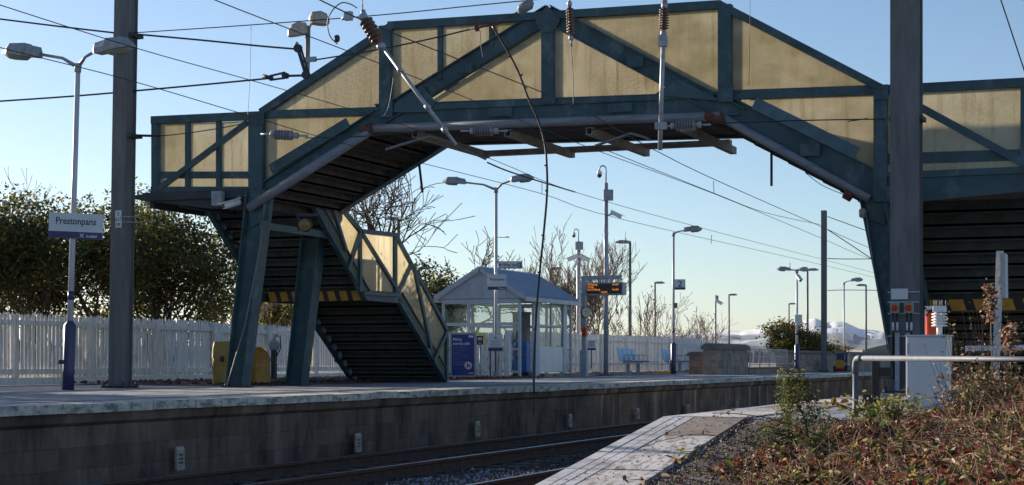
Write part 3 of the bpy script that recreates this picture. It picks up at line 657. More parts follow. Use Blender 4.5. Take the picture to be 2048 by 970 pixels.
p = py_(612, 450, U0 - .02); t = thing('bulkhead_lamp', 'round yellowed bulkhead lamp hanging under the bridge between its legs', 'lamp', p)
mb = MB(); mb.lathe(p + Vector((0, .05, 0)), [(0, .10), (.05, .125), (.09, .12)], (0, -1, 0), 18); obj('housing', mb, 'dark', t)
mb = MB(); mb.lathe(p + Vector((0, -.04, 0)), [(0, .115), (.05, .10), (.09, .06), (.10, .01)], (0, -1, 0), 18); obj('lens', mb, mat('yellowed_glass', (.42, .27, .10), .2, var=.3, scale=12, trans=.4), t)
mb = MB(); mb.tube([p + Vector((-.14, 0, .16)), p + Vector((-.14, 0, -.1))], .025, 8); mb.bar(p + Vector((-.2, .03, .17)), p + Vector((.2, .03, .17)), .05, .05, ZP); obj('bracket', mb, 'dark', t)
mb = MB(); pts = [(520, 428), (524, 470), (508, 560), (490, 650), (462, 745), (452, 778)]
mb.tube([py_(a, b, U0 - .2) for a, b in pts], .012, 8); single('cable', mb, 'pole_grey', 'thin grey cable running down the nearest bridge leg', 'cable', py_(452, 778, U0 - .2))
mb = MB(); pts = [(1732, 425), (1738, 470), (1748, 540), (1762, 620), (1776, 700)]
mb.tube([py_(a, b, U0 - .2) for a, b in pts], .010, 8); single('cable', mb, 'pole_grey', 'pale cable clipped down the right-hand bridge leg', 'cable', py_(1776, 700, U0 - .2))
p = py_(1725, 436, U0 - .16); mb = MB(); mb.lathe(p, [(0, .02), (.02, .05), (.12, .055), (.15, .02)], (0, 0, 1), 14); single('bulkhead_lamp', mb, 'bowl', 'small cream lamp at the top of the right bridge leg', 'lamp', p)
# steel stubs hanging from the bridge
for (a, b), lb in ((((838, 325), (845, 385)), 'thin steel rod hanging below the left slope of the bridge'), (((1543, 303), (1543, 372)), 'straight steel rod hanging below the right slope of the bridge')):
    mb = MB(); mb.bar(py_(*a, U1), py_(*b, U1), .04, .02, YP); single('hanging_rod', mb, 'dark', lb, 'rod', py_(*b, U1), 'rods hanging from the bridge')

# ------------------------------------------------------------------ lanterns and poles
def lantern(t, p, d, s=1.0, rise=.12, bowl=True):
    """street lantern: p = where it meets its arm, d = direction"""
    d = Vector(d).normalized(); d = (d + Vector((0, 0, rise))).normalized(); side = d.cross(ZP).normalized(); up = side.cross(d)
    def sec(x, w, h0, h1, wt=.6): return [p + d * x * s + side * a * w * s + up * b * s for a, b in ((-1, h0), (1, h0), (1, (h0 + h1) * .4), (wt, h1), (-wt, h1), (-1, (h0 + h1) * .4))]
    mb = MB(); mb.loft([sec(-.02, .05, -.03, .04), sec(.03, .085, -.05, .10), sec(.22, .10, -.05, .115), sec(.23, .12, -.05, .13), sec(.50, .125, -.05, .105), sec(.63, .07, -.045, .0)]); c = obj('canopy', mb, 'lamp', t)
    if bowl:
        mb = MB(); mb.loft([sec(.235, .11, -.051, -.06), sec(.26, .10, -.051, -.10), sec(.48, .10, -.051, -.11), sec(.60, .06, -.051, -.07)], 0, True); obj('bowl', mb, 'bowl', t)
def arm(t, top, d, L=.32, rise=.16, r=.024):
    d = Vector(d); mb = MB(); e = top + d * L + Vector((0, 0, rise)); mb.tube([top - Vector((0, 0, .02)), top + d * L * .4 + Vector((0, 0, rise * .62)), e], [r * 1.5, r, r], 8); obj('arm', mb, 'lamp', t); return e
def lamp_post(px, v, htop_py, dirs, label, sleeve=True, base=None, L=.34, rise=.16, name='lamp_post', group='station platform lamps', pole='pole', r=.048, band=True, ls=1.0):
    b = onv(px, v) if base is None else base
    D = (b - ORG).dot(YH); top = b.copy(); top.z = (HOR - htop_py) / F * (D if D > 25 else 27.5) + CZ
    t = thing(name, label, 'lamp post', b, group)
    mb = MB(); mb.lathe(b + Vector((0, 0, 1.07 if sleeve else 0)), [(0, r), (top.z - b.z - (1.07 if sleeve else 0), r * .85)], n=14); obj('pole', mb, pole, t)
    if sleeve:
        mb = MB(); mb.lathe(b, [(0, .095), (.30, .095), (1.02, .095), (1.07, .06), (1.09, .05)], n=18); sl_ = obj('base_sleeve', mb, 'navy', t)
        mb = MB(); mb.lathe(b + Vector((-.02, -.07, .44)), [(0, .03), (.10, .04)], (-1, -.6, 0), 10); mb.cbox(b + Vector((.03, -.1, .6)), (.05, .02, .22)); obj('service_door', mb, 'navy', sl_)
        mb = MB(); mb.lathe(b + Vector((0, 0, 1.42)), [(0, r * 1.04), (.14, r * 1.04)], n=14)
        if band: obj('band', mb, 'navy', t)
    mb = MB(); mb.lathe(top - Vector((0, 0, .1)), [(0, r * 1.1), (.12, r * 1.15), (.14, r * .9)], n=12); obj('cap', mb, 'lamp', t)
    for k, d in enumerate(dirs): lantern(t, arm(t, top, d, L[k] if isinstance(L, tuple) else L, rise), d, ls)
    return t, b, top
LX, RX_ = Vector((-1, 0, 0)), Vector((1, 0, 0))
tA, bA, topA = lamp_post(136, 16.5, 133, [Vector((-.99, .1, 0)), Vector((.97, -.1, 0))], 'twin-headed lamp post with navy base beside the left mast', L=(.80, .36), rise=.22, ls=1.15)
tA.rotation_euler = (0, R(2.1), 0)
lamp_post(136, 16.5, 133, [LX, RX_], 'twin-headed lamp post just outside the left edge of the platform', base=Vector((-16.5, 16.5, 0)))  # added out of view to throw a thin shadow band on the ramp
tB, bB, topB = lamp_post(992, 16.5, 378, [LX, RX_], 'twin-headed lamp post standing in front of the waiting shelter', sleeve=False, L=(.86, .42), rise=.20, ls=.95)
tC, bC, topC = lamp_post(1347, 16.5, 467, [Vector((1, .3, 0)).normalized()], 'single-headed lamp post with navy base carrying the number 2 sign', L=.35, rise=.10)
tD, bD, topD = lamp_post(1594, 13.6, 541, [LX, Vector((.3, .9, 0)).normalized()], 'lamp post with a camera and a square notice in front of the bushy conifer', L=.25, rise=.03, ls=.8)
tE, bE, topE = lamp_post(1688, 18, 566, [Vector((1, .2, 0)).normalized()], 'thin lamp post rising behind the blue engine planter', sleeve=False, L=.35, rise=.12, base=pd(1688, 705, 92) * 1 - Vector((0, 0, pd(1688, 705, 92).z + .1)))
# car-park lamps
def cp_lamp(px, py, D, dirs, label, s=1.25, z=-.3):
    b = pd(px, 700, D); b.z = z; top = pd(px, py, D); t = thing('street_lamp', label, 'street lamp', b, 'car park lamps behind the fence')
    mb = MB(); mb.lathe(b, [(0, .09), (top.z - b.z, .06)], n=10); obj('pole', mb, 'pole_grey', t)
    for d in dirs:
        d = Vector(d).normalized(); side = d.cross(ZP); p = top + d * .02; mb = MB()
        def sec(x, w, a, c): return [p + d * x * s + side * w * s * q + ZP * h * s for q, h in ((-1, a), (-.5, a - .03), (.5, a - .03), (1, a), (.6, c), (-.6, c))]
        mb.loft([sec(-.05, .04, 0, .05), sec(.1, .1, -.01, .08), sec(.35, .12, -.01, .09), sec(.52, .04, .01, .03)]); obj('lamp_head', mb, 'lamp', t)
CX = XH
cp_lamp(1260, 485, 80, [-CX], 'tall lamp with flat head, left end of the row above the bench fence')
cp_lamp(1310, 566, 120, [CX], 'short flat-headed lamp between the big bare bush and the number 2 sign')
cp_lamp(1458, 590, 140, [CX], 'flat-headed lamp standing beside the small camera pole above the stone pillar')
cp_lamp(1578, 608, 165, [CX], 'small distant lamp half hidden behind the bushy conifer')
cp_lamp(1615, 540, 105, [-CX, CX], 'twin flat-headed lamp just left of the distant mast')
cp_lamp(1732, 571, 120, [-CX], 'flat-headed lamp beside the left edge of the right bridge leg')
cp_lamp(1101, 538, 100, [CX], 'lamp with flat head peeking over the shelter roof')
cp_lamp(797, 438, 66, [-CX], 'lamp among the bare branches behind the stairs', s=.9)
cp_lamp(838, 537, 66, [CX], 'small pale lamp in the branches beside the stair handrail', s=.8)
# twin floodlight on the far parapet of the bridge
p = pd(613, 235, 34.5); top = pd(616, 52, 34.5); t = thing('lamp_post', 'rusty pole with two cream lanterns rising behind the left slope of the bridge', 'lamp post', pd(613, 235, 34.5), 'bridge lamps')
mb = MB(); mb.tube([p, top], .05, 12); obj('pole', mb, mat('rusty_galvanised', (.26, .21, .19), .6, var=.3, scale=9), t)
M['cream'] = mat('cream_lamp', (.45, .38, .31), .45, var=.25, scale=11)
for c, dd in (((596, 60), Vector((-.8, -.6, -.1))), ((638, 38), Vector((.8, .6, .05)))):
    q = pd(*c, 34.5); mb = MB(); dd.normalize(); sd = dd.cross(ZP).normalized()
    def sec(x, w, a, c_): return [q + dd * x + sd * w * k + ZP * h for k, h in ((-1, a), (1, a), (.85, c_ * .5), (.5, c_), (-.5, c_), (-.85, c_ * .5))]
    mb.loft([sec(-.19, .08, -.04, .06), sec(-.15, .13, -.09, .13), sec(.02, .15, -.11, .15), sec(.14, .13, -.12, .10), sec(.2, .07, -.10, .0)]); obj('lantern', mb, 'cream', t)
    mb = MB(); mb.tube([q - dd * .12, top - Vector((0, 0, .12))], .02, 8); obj('arm', mb, 'cream', t)

# ------------------------------------------------------------------ signs
def sign_panel(name, c, wid, hei, xdir, label, cat='sign', strip=.22, words=None, group=None, tsize=.16, ty=.5, logo=True, post=True, faces=1):
    """c = centre; xdir = reading direction"""
    c = Vector(c); x = Vector(xdir).normalized(); n = x.cross(ZP)
    t = thing(name, label, cat, c - ZP * hei / 2, group)
    rot = Matrix((x, -n, ZP)).transposed(); mb = MB(); mb.cbox(c, (wid, .03, hei), 0, rot); obj('board', mb, 'sign_glass', t, .004)
    if strip:
        mb = MB(); mb.cbox(c - ZP * (hei / 2 - hei * strip / 2) + n * .0165, (wid, .004, hei * strip), 0, rot); obj('blue_strip', mb, 'navy', t)
    if words: text('lettering', words, c + n * .0165 + ZP * (hei * (ty - .5)), tsize, x, 'signtext', t, .001, 'CENTER', sx=.86)
    if logo:
        text('lettering', 'ScotRail', c + n * .0195 - ZP * (hei / 2 - hei * strip * .25) + x * wid * .30, hei * strip * .55, x, 'whitetext', t, .001, 'CENTER', .9)
        q = c + n * .0195 - ZP * (hei / 2 - hei * strip * .5) + x * wid * .12; k = hei * strip * .28; mb = MB()
        mb.bar(q - x * k - ZP * k, q + x * k + ZP * k, k * .35, .002, n); mb.bar(q - x * k + ZP * k, q + x * k - ZP * k, k * .35, .0025, n); obj('emblem', mb, 'whitetext', t)
    return t
DL = (bA - ORG).dot(YH)
c = pd(151, 452, DL - .08); xs_ = (XH - YH * .10 + Vector((0, 0, 0))).normalized()
t = sign_panel('station_sign', c, .88, .40, xs_, 'large white Prestonpans name board on the left lamp post', words='Prestonpans', tsize=.155, ty=.56, strip=.27, group='station name boards')
t.rotation_euler = (0, R(3.0), 0)
c = pd(994, 564, (bB - ORG).dot(YH) - .1); sign_panel('station_sign', c, .47, .40, XH, 'smaller white Prestonpans name board on the post before the shelter', words='Prestonpans', tsize=.088, ty=.60, strip=.2, group='station name boards')
# way out
c = pd(1019, 530, (bB - ORG).dot(YH)); t = thing('direction_sign', 'slim Way out sign with arrow above the shelter roof', 'sign', c - ZP * .09); x = (XH).normalized(); n = x.cross(ZP); rot = Matrix((x, -n, ZP)).transposed()
mb = MB(); mb.cbox(c + x * .02, (.62, .035, .19), 0, rot); obj('board', mb, 'lamp', t, .004); mb = MB(); mb.cbox(c + n * .02 + ZP * .008, (.585, .004, .14), 0, rot); obj('face', mb, 'sign_glass', t)
text('lettering', 'Way out', c + n * .023 - ZP * .033 + x * .02, .115, x, 'signtext', t, .001, 'CENTER', .9)
mb = MB(); q = c + n * .024 - x * .215; mb.bar(q - x * .05, q + x * .05, .016, .002, n); mb.bar(q - x * .05, q - x * .015 + ZP * .035, .016, .002, n); mb.bar(q - x * .05, q - x * .015 - ZP * .035, .016, .002, n); obj('arrow', mb, 'signtext', t)
mb = MB(); q = c + n * .0235 + x * .25; mb.cbox(q, (.075, .002, .11), 0, rot); f = obj('symbol', mb, 'signtext', t); mb = MB(); mb.cbox(q + n * .002 + ZP * .01, (.04, .002, .05), 0, rot); mb.cbox(q + n * .002 - ZP * .035, (.04, .002, .012), 0, rot); obj('symbol_mark', mb, 'sign_glass', f)
# number 2
c = pd(1360, 569, (bC - ORG).dot(YH) - .06); t = sign_panel('platform_number_sign', c, .37, .36, XH, 'square sign with a big 2 on the single lamp post', strip=.22, logo=False); text('lettering', '2', c + XH.cross(ZP) * .0165 - ZP * .075, .30, XH, 'signtext', t, .001, 'CENTER')
c = pd(1351, 611, (bC - ORG).dot(YH) - .06); mb = MB(); mb.cbox(c, (.14, .03, .18), 0, Matrix((XH, YH, ZP)).transposed()); single('small_plate', mb, 'l_tan', 'small cream plate halfway up the single lamp post', 'sign', c - ZP * .09)
c = pd(1597, 638, (bD - ORG).dot(YH) - .1); mb = MB(); mb.cbox(c, (.27, .02, .33), 0, Matrix((XH, YH, ZP)).transposed()); single('notice_board', mb, 'sign_glass', 'small square white notice on the post before the conifer', 'sign', c - ZP * .16)
c = pd(1598, 557, (bD - ORG).dot(YH) - .15); cctv('security_camera', c, (.5, -.8, -.5), 'white camera below the twin lamp in front of the conifer', s=1.1, bracket=Vector((-.06, .1, .1)))
# notice in front of the shelter
c = pd(991, 686, (bB - ORG).dot(YH) - 1.2); t = sign_panel('notice_board', c, .36, .40, XH, 'white notice with navy foot before the pale pickets', strip=.22, logo=False)
n = XH.cross(ZP); mb = MB()
for k in range(5): mb.cbox(c + n * .018 + ZP * (.06 - k * .045), (.28 - .05 * (k % 2), .002, .007), 0, Matrix((XH, YH, ZP)).transposed())
mb.cbox(c + n * .018 + ZP * .13, (.06, .002, .03), 0, Matrix((XH, YH, ZP)).transposed()); obj('lettering', mb, 'signtext', t)
mb = MB(); mb.cbox(c - ZP * .45 + YH * .03, (.03, .03, .52), 0); obj('post', mb, 'navy', t)
c = pd(1183, 690, 56); t = sign_panel('notice_board', c, .27, .33, XH, 'small white notice on the fence beside the departure screen post', strip=.2, logo=False); mb = MB()
for k in range(6): mb.cbox(c + n * .018 + ZP * (.11 - k * .03), (.2, .002, .007), 0, Matrix((XH, YH, ZP)).transposed())
obj('lettering', mb, 'signtext', t)
mb = MB(); mb.cbox(c - ZP * .45 + YH * .03, (.03, .03, .6), 0); obj('post', mb, 'pole_grey', t)
# poster
D = 43.5; c = pd(926, 710, D); t = thing('poster_board', 'blue safety poster in a pale frame at the foot of the stairs', 'poster', Vector((c.x, c.y, 0))); rot = Matrix((XH, YH, ZP)).transposed()
mb = MB(); hw, hh = .30, .53
for a, b in (((-hw, 0), (hw, 0)),): pass
mb.cbox(c + ZP * hh, (2 * hw + .05, .06, .045), 0, rot); mb.cbox(c - ZP * hh, (2 * hw + .05, .06, .045), 0, rot)
for s in (-1, 1): mb.cbox(c + XH * hw * s - ZP * .0, (.045, .058, 2 * hh - .04), 0, rot); mb.cbox(c + XH * hw * s * .99 - ZP * .58, (.045, .05, .12), 0, rot)
obj('frame', mb, 'galv', t); mb = MB(); mb.cbox(c, (2 * hw - .03, .03, 2 * hh - .03), 0, rot); obj('poster', mb, 'poster', t)
text('lettering', 'Making\njourneys safer', c + n * .017 - XH * .25 + ZP * .36, .105, XH, 'whitetext', t, .001, 'LEFT', .72)
mb = MB()
for k in range(11): mb.cbox(c + n * .018 - XH * (.25 - (.19 if k not in (3, 7) else .1)) + ZP * (.20 - k * .045), (.38 if k not in (3, 7) else .2, .002, .010), 0, rot)
obj('small_print', mb, mat('pale_blue_print', (.16, .22, .42), .5, var=.1), t)
q = c + n * .02 + XH * .13 - ZP * .26; mb = MB(); mb.lathe(q, [(0, .105), (.002, .105)], n, 24); f = obj('prohibition_symbol', mb, 'whitetext', t)
mb = MB(); mb.cbox(q + n * .004 - XH * .02, (.035, .002, .10), 0, rot); mb.cbox(q + n * .004 - XH * .02 + ZP * .06, (.014, .002, .04), 0, rot); mb.cbox(q + n * .004 + XH * .035 - ZP * .02, (.04, .002, .05), 0, rot); obj('bottle_and_glass', mb, 'poster', f)
mb = MB(); mb.bar(q + n * .007 - XH * .07 - ZP * .07, q + n * .007 + XH * .07 + ZP * .07, .012, .002, n)
ring = [q + n * .006 + (XH * math.cos(a) + ZP * math.sin(a)) * .098 for a in [i * 2 * math.pi / 24 for i in range(25)]]; mb.tube(ring, .006, 6); obj('ban_ring', mb, 'red', f)
mb = MB(); mb.cbox(c + n * .017 + XH * .2 + ZP * .46, (.12, .002, .05), 0, rot); mb.cbox(c + n * .017 + XH * .2 - ZP * .45, (.12, .002, .02), 0, rot); obj('logo', mb, 'whitetext', t)
# yellow-hooded reader on a post
p = pz(960, 756, 0); D = (p - ORG).dot(YH); t = thing('ticket_reader', 'smart card reader under a yellow hood on a slim post', 'card reader', p)
mb = MB(); mb.tube([p, p + ZP * .82], .022, 10); obj('post', mb, 'galv', t)
q = p + ZP * 1.02; 
def rb(a, b_, c_, w, d, h): return (a, b_, c_)
mb = MB(); mb.cbox(q - ZP * .02, (.17, .12, .24), 0, rot); obj('body', mb, 'navy', t, .01); mb = MB(); mb.cbox(q + n * .065 + ZP * .02, (.11, .01, .08), 0, rot); obj('screen', mb, 'sign_glass', t)
M['lime'] = mat('yellow_green_paint', (.72, .72, .05), .4, var=.2)
mb = MB(); mb.loft([[q + XH * a * .14 + ZP * (b_ * .17 + .0) + YH * d for a, b_ in ((-1, -.8), (-1, .7), (-.7, 1.05), (.7, 1.05), (1, .7), (1, -.8), (.72, -.8), (.72, .5), (.5, .76), (-.5, .76), (-.72, .5), (-.72, -.8))] for d in (-.17, .08)]); obj('hood', mb, 'lime', t)
mb = MB(); mb.lathe(p, [(0, .20), (.05, .12), (.09, .03)], n=14); obj('foot', mb, 'yellow', t)
mb = MB(); mb.lathe(q - ZP * .1 + n * .062, [(0, .02), (.006, .02)], n, 10); obj('button', mb, 'lime', t)

# ------------------------------------------------------------------ departure screen, camera poles
b = onv(1168, 16.1); D = (b - ORG).dot(YH); t = thing('departure_screen', 'black departure screen with orange text hanging from a grey post', 'departure board', b)
top = pd(1168, 552, D).z; mb = MB(); mb.cbox(b + ZP * top / 2, (.13, .11, top)); mb.cbox(b + ZP * .38, (.20, .17, .76)); obj('post', mb, 'galv', t, .006)
mb = MB(); mb.box((b.x - .06, b.y - .05, top - .11), (b.x + 1.12, b.y + .05, top)); mb.bar(b + ZP * (top - .32) + XP * .05, b + ZP * (top - .09) + XP * .26, .05, .05, YP)
for k in (.42, .8): mb.box((b.x + k, b.y - .03, top - .24), (b.x + k + .05, b.y + .03, top - .1))
obj('arm', mb, 'galv', t)
z1, z0 = pd(1168, 566, D).z, pd(1168, 591, D).z; mb = MB(); mb.box((b.x + .10, b.y - .17, z0), (b.x + 1.22, b.y + .17, z1)); sc_ = obj('casing', mb, 'galv', t, .006)
mb = MB(); mb.box((b.x + .14, b.y - .178, z0 + .04), (b.x + 1.18, b.y - .17, z1 - .03)); obj('display', mb, 'screen', t)
zz = z1 - .03; hh = (z1 - z0 - .07)
for k, (a, c_) in enumerate((('1027 Edinburgh', 'Cancelled'), ('1127 Edin', ''), ('3rd 1157 Edinburgh', 'Cancelled'))):
    for s_, xx in ((a, .16), (c_, .90)):
        if s_: text('lettering', s_, (b.x + xx, b.y - .181, zz - hh * (k + 1) / 4 + .018), .078, XP, 'led', t, .001, 'LEFT', .62)
text('lettering', '10:20:42', (b.x + .66, b.y - .181, zz - hh + .014), .080, XP, 'led', t, .001, 'CENTER', .7)
c = pd(1168, 625, D) + YH * -.1 + XH * .02; mb = MB(); mb.lathe(c, [(0, .15), (.03, .165), (.07, .165), (.08, .15)], Vector((.75, -.65, 0)), 22)
t2 = thing('station_clock', 'round cream clock face on the departure screen post', 'clock', c); obj('casing', mb, 'dark', t2); mb = MB(); mb.lathe(c + Vector((.75, -.65, 0)).normalized() * .081, [(0, .145), (.003, .145)], Vector((.75, -.65, 0)), 22); fc = obj('clock_face', mb, mat('cream_face', (.50, .46, .33), .4, var=.1), t2)
nn = Vector((.75, -.65, 0)).normalized(); xx = ZP.cross(nn); mb = MB(); q = c + nn * .087; mb.bar(q, q + (xx * .2 + ZP).normalized() * .11, .01, .002, nn); mb.bar(q, q + (-xx * .9 + ZP * .4).normalized() * .07, .014, .003, nn); obj('hands', mb, 'black', fc)
c = pd(1169, 664, D) - YH * .1; mb = MB(); mb.cbox(c, (.14, .12, .26)); t2 = thing('help_point', 'small orange help point box below the station clock', 'help point', c - ZP * .13); obj('box', mb, 'orange', t2, .008)
mb = MB(); mb.lathe(c + Vector((0, -.06, .03)), [(0, .03), (.01, .03)], (0, -1, 0), 12); mb.cbox(c + Vector((0, -.062, -.06)), (.07, .006, .05)); obj('speaker_grille', mb, 'black', t2)
def cam_pole(px, base_py, top_py, D, label, cams, r=.07, box=None, z=0., dome=True, matn='galv'):
    b = pd(px, 700, D); b.z = z; tz = pd(px, top_py, D).z; t = thing('camera_pole', label, 'camera pole', b, 'camera poles')
    mb = MB(); mb.lathe(b, [(0, r), (tz - z - (.55 if dome else 0), r * .85)], n=12); obj('pole', mb, matn, t)
    mb = MB(); mb.cbox(b + ZP * .01, (.3, .3, .03)); obj('base_plate', mb, 'dark', t)
    if dome:
        mb = MB(); tp = b + ZP * (tz - z - .55); pts = [tp, tp + ZP * .38]; 
        for k in range(7): a = math.pi * k / 6; pts.append(tp + ZP * (.42 + .11 * math.sin(a)) - XH * (.10 - .10 * math.cos(a)))
        e = pts[-1] - ZP * .06; pts.append(e); mb.tube(pts, .022, 8); obj('swan_neck', mb, matn, t)
        mb = MB(); mb.lathe(e - ZP * .2, [(0, .02), (.03, .06), (.08, .075), (.10, .075)], n=14); dm = obj('dome', mb, 'black', t); mb = MB(); mb.lathe(e - ZP * .10, [(0, .078), (.09, .075), (.12, .03)], n=14); obj('dome_housing', mb, 'white', t)
    if box: 
        c = pd(*box[0], D) - YH * (r + .06); mb = MB(); mb.cbox(c, (box[1], .14, box[2]), 0, rot); obj('equipment_box', mb, 'lamp', t, .006)
    for k, (cp, aim, s) in enumerate(cams):
        q = pd(*cp, D - .15); h = bpy.data.objects.new('camera_unit', None); COL.objects.link(h); h.parent = t; h.location = q - b
        a = Vector(aim).normalized(); mb = MB(); side = a.cross(ZP).normalized(); rt = Matrix((a, side, side.cross(a))).transposed(); mb.cbox(q, (.34 * s, .11 * s, .11 * s), 0, rt); obj('camera_body', mb, 'white', h, .01)
        mb = MB(); mb.cbox(q + side.cross(a) * .065 * s + a * .03, (.44 * s, .15 * s, .012), 0, rt); obj('sun_hood', mb, 'white', h)
        mb = MB(); e = Vector((b.x, b.y, q.z - .02)); mb.tube([q - a * .05, e], .022, 8); obj('bracket', mb, 'lamp', h)
    return t
cam_pole(1212, 751, 330, 53.5, 'tall camera pole with a dome camera crossing the departure screen', [((1232, 429), XH * .9 - ZP * .45 - YH * .2, 1.05)], r=.075, box=((1216, 391), .30, .33))
cam_pole(1157, 700, 457, 75, 'grey camera pole with several cameras before the bare bush behind the shelter', [((1146, 516), -XH - ZP * .4, 1.5), ((1168, 516), XH - ZP * .5, 1.5), ((1152, 528), -XH * .4 - ZP * .8, 1.0)], r=.10, box=((1158, 492), .34, .34), z=-.3)
cam_pole(1431, 690, 590, 110, 'short camera pole with one camera beside the end of the fence', [((1437, 604), XH - ZP * .6, 1.5)], r=.07, z=-.3, dome=False, box=((1433, 596), .2, .3))

# ------------------------------------------------------------------ waiting shelter
u0, u1, va, vb = 44.4, 48.6, 16.9, 19.15; ze, zr_ = 2.16, 2.98
t = thing('waiting_shelter', 'grey glazed waiting shelter with a pitched metal roof', 'shelter', (-18, 46.5, 0)); xa, xb = -va, -vb; xm = (xa + xb) / 2
def sp(name, a, b, matn='shelter', bev=.004): mb = MB(); mb.box(a, b); return obj(name, mb, matn, t, bev)
posts = [(xa, u0), (xb, u0), (xa, u1), (xb, u1), (xa - .75, u0), (xa - 1.5, u0), (xb, u0 + 2.1), (xa, u0 + 1.05), (xa - .75, u1), (xa - 1.5, u1)]
for x, y in posts: sp('post', (x - .035, y - .035, .0), (x + .035, y + .035, ze - .06))
for y in (u0 + 1.15, u1 - .75): sp('wide_post', (xa - .03, y, 0), (xa + .05, y + .30, ze - .06))
for y in (u0, u1):
    sp('rail', (xb, y - .03, 1.42), (xa, y + .03, 1.50)); sp('rail', (xb, y - .045, ze - .14), (xa, y + .045, ze - .02)); sp('rail', (xb, y - .03, .12), (xa, y + .03, .19)); sp('rail', (xb, y - .03, .75), (xa, y + .03, .80))
sp('rail', (xb - .03, u0, 1.42), (xb + .03, u1, 1.50)); sp('rail', (xa - .03, u0 + 1.45, 1.42), (xa + .03, u1 - .75, 1.47)); sp('rail', (xb - .03, u0, .12), (xb + .03, u1, .19))
mb = MB(); mb.box((xb - .008, u0, .15), (xb + .008, u1, ze)); obj('glass_wall', mb, 'glass', t)
for y in (u0, u1): mb = MB(); mb.box((xb, y - .008, .19), (xa, y + .008, ze - .1)); obj('glass_wall', mb, 'glass', t)
mb = MB(); mb.box((xa - .008, u0 + 1.45, .85), (xa + .008, u1 - .75, ze - .1)); obj('glass_wall', mb, 'glass', t)
for k in range(2):
    y = u0 + 1.46 + k * 1.0; w1 = (u1 - .75 - (u0 + 1.46)) / 2
    y = u0 + 1.46 + k * w1; sp('lower_board', (xa - .02, y + .01, .14), (xa + .03, y + w1 - .01, .86), 'shelter_white')
    if k: sp('mullion', (xa - .02, y - .02, .86), (xa + .035, y + .02, ze - .1))
mb = MB(); mb.box((xb, u0 - .01, ze - .02), (xa, u0 + .01, ze + .0)); 
G = [Vector((xb - .16, u0 - .06, ze)), Vector((xa + .16, u0 - .06, ze)), Vector((xm, u0 - .06, zr_ - .05))]
mb.prism([g for g in G], (0, .05, 0))
for k in range(7):
    fx = -1 + k / 3.; x = xm + fx * 1.1; h = ze + (zr_ - .12 - ze) * (1 - abs(fx)); 
    if h - ze > .1: mb.box((x - .02, u0 - .09, ze), (x + .02, u0 - .06, h))
obj('gable', mb, 'shelter', t)
mb = MB(); mb.prism([Vector((xb - .1, u1 + .02, ze)), Vector((xa + .1, u1 + .02, ze)), Vector((xm, u1 + .02, zr_ - .05))], (0, .05, 0)); obj('gable', mb, 'shelter', t)
M['roofmetal'] = mat('blue_grey_roof', (.36, .44, .54), .45, metal=.1, var=.15, scale=3)
for s, xe in ((1, xa + .22), (-1, xb - .22)):
    mb = MB(); A = Vector((xm, u0 - .12, zr_)); B = Vector((xe, u0 - .12, ze + .02)); nrm = Vector((s * (zr_ - ze), 0, abs(xe - xm))).normalized()
    mb.prism([A, B, B + nrm * .03, A + nrm * .03] if s < 0 else [A + nrm * .03, B + nrm * .03, B, A], (0, u1 - u0 + .26, 0))
    y = u0 - .1
    while y < u1 + .1: mb.prism([A + Vector((0, y - A.y, 0)) + nrm * .03, B + Vector((0, y - B.y, 0)) + nrm * .03, B + Vector((0, y - B.y, 0)) + nrm * .075, A + Vector((0, y - A.y, 0)) + nrm * .075], (0, .05, 0)); y += .2
    obj('roof_slope', mb, 'roofmetal', t)
    mb = MB(); mb.box((xe - .02, u0 - .13, ze - .09), (xe + .03, u1 + .15, ze + .03)); obj('fascia', mb, 'shelter', t, .004)
mb = MB(); mb.bar((xm, u0 - .14, zr_ + .03), (xm, u1 + .15, zr_ + .03), .16, .03, ZP); obj('ridge_cap', mb, 'shelter', t)
for s, xe in ((1, xa + .2), (-1, xb - .2)):
    mb = MB(); mb.bar((xm, u0 - .13, zr_ - .02), (xe, u0 - .13, ze - .0), .10, .03, YP); obj('barge_board', mb, 'shelter', t)
# things inside the shelter
p = Vector((-17.14, u0 + .75, 0)); t = thing('help_kiosk', 'bright blue information unit inside the shelter doorway', 'information unit', p)
mb = MB(); mb.box(p + Vector((-.22, -.16, .14)), p + Vector((.22, .16, .98))); obj('body', mb, 'blue', t, .015); mb = MB(); mb.box(p + Vector((-.2, -.14, 0)), p + Vector((.26, .14, .14))); obj('plinth', mb, 'black', t)
mb = MB()
for k in range(3): mb.box(p + Vector((-.12, -.166, .78 - k * .12)), p + Vector((.2, -.161, .81 - k * .12)))
for k in range(3): mb.box(p + Vector((.221, -.08, .78 - k * .12)), p + Vector((.226, .1, .81 - k * .12)))
obj('lettering', mb, 'navy', t)
p = Vector((xa - .5, u0 + 1.3, 0)); mb = MB(); mb.box(p + Vector((-.15, -.15, 0)), p + Vector((.25, .2, 1.75))); mb.box(p + Vector((-.17, -.17, 1.75)), p + Vector((.27, .22, 1.82))); single('ticket_machine', mb, 'pole_grey', 'tall dark grey machine behind the blue unit in the shelter', 'ticket machine', p)

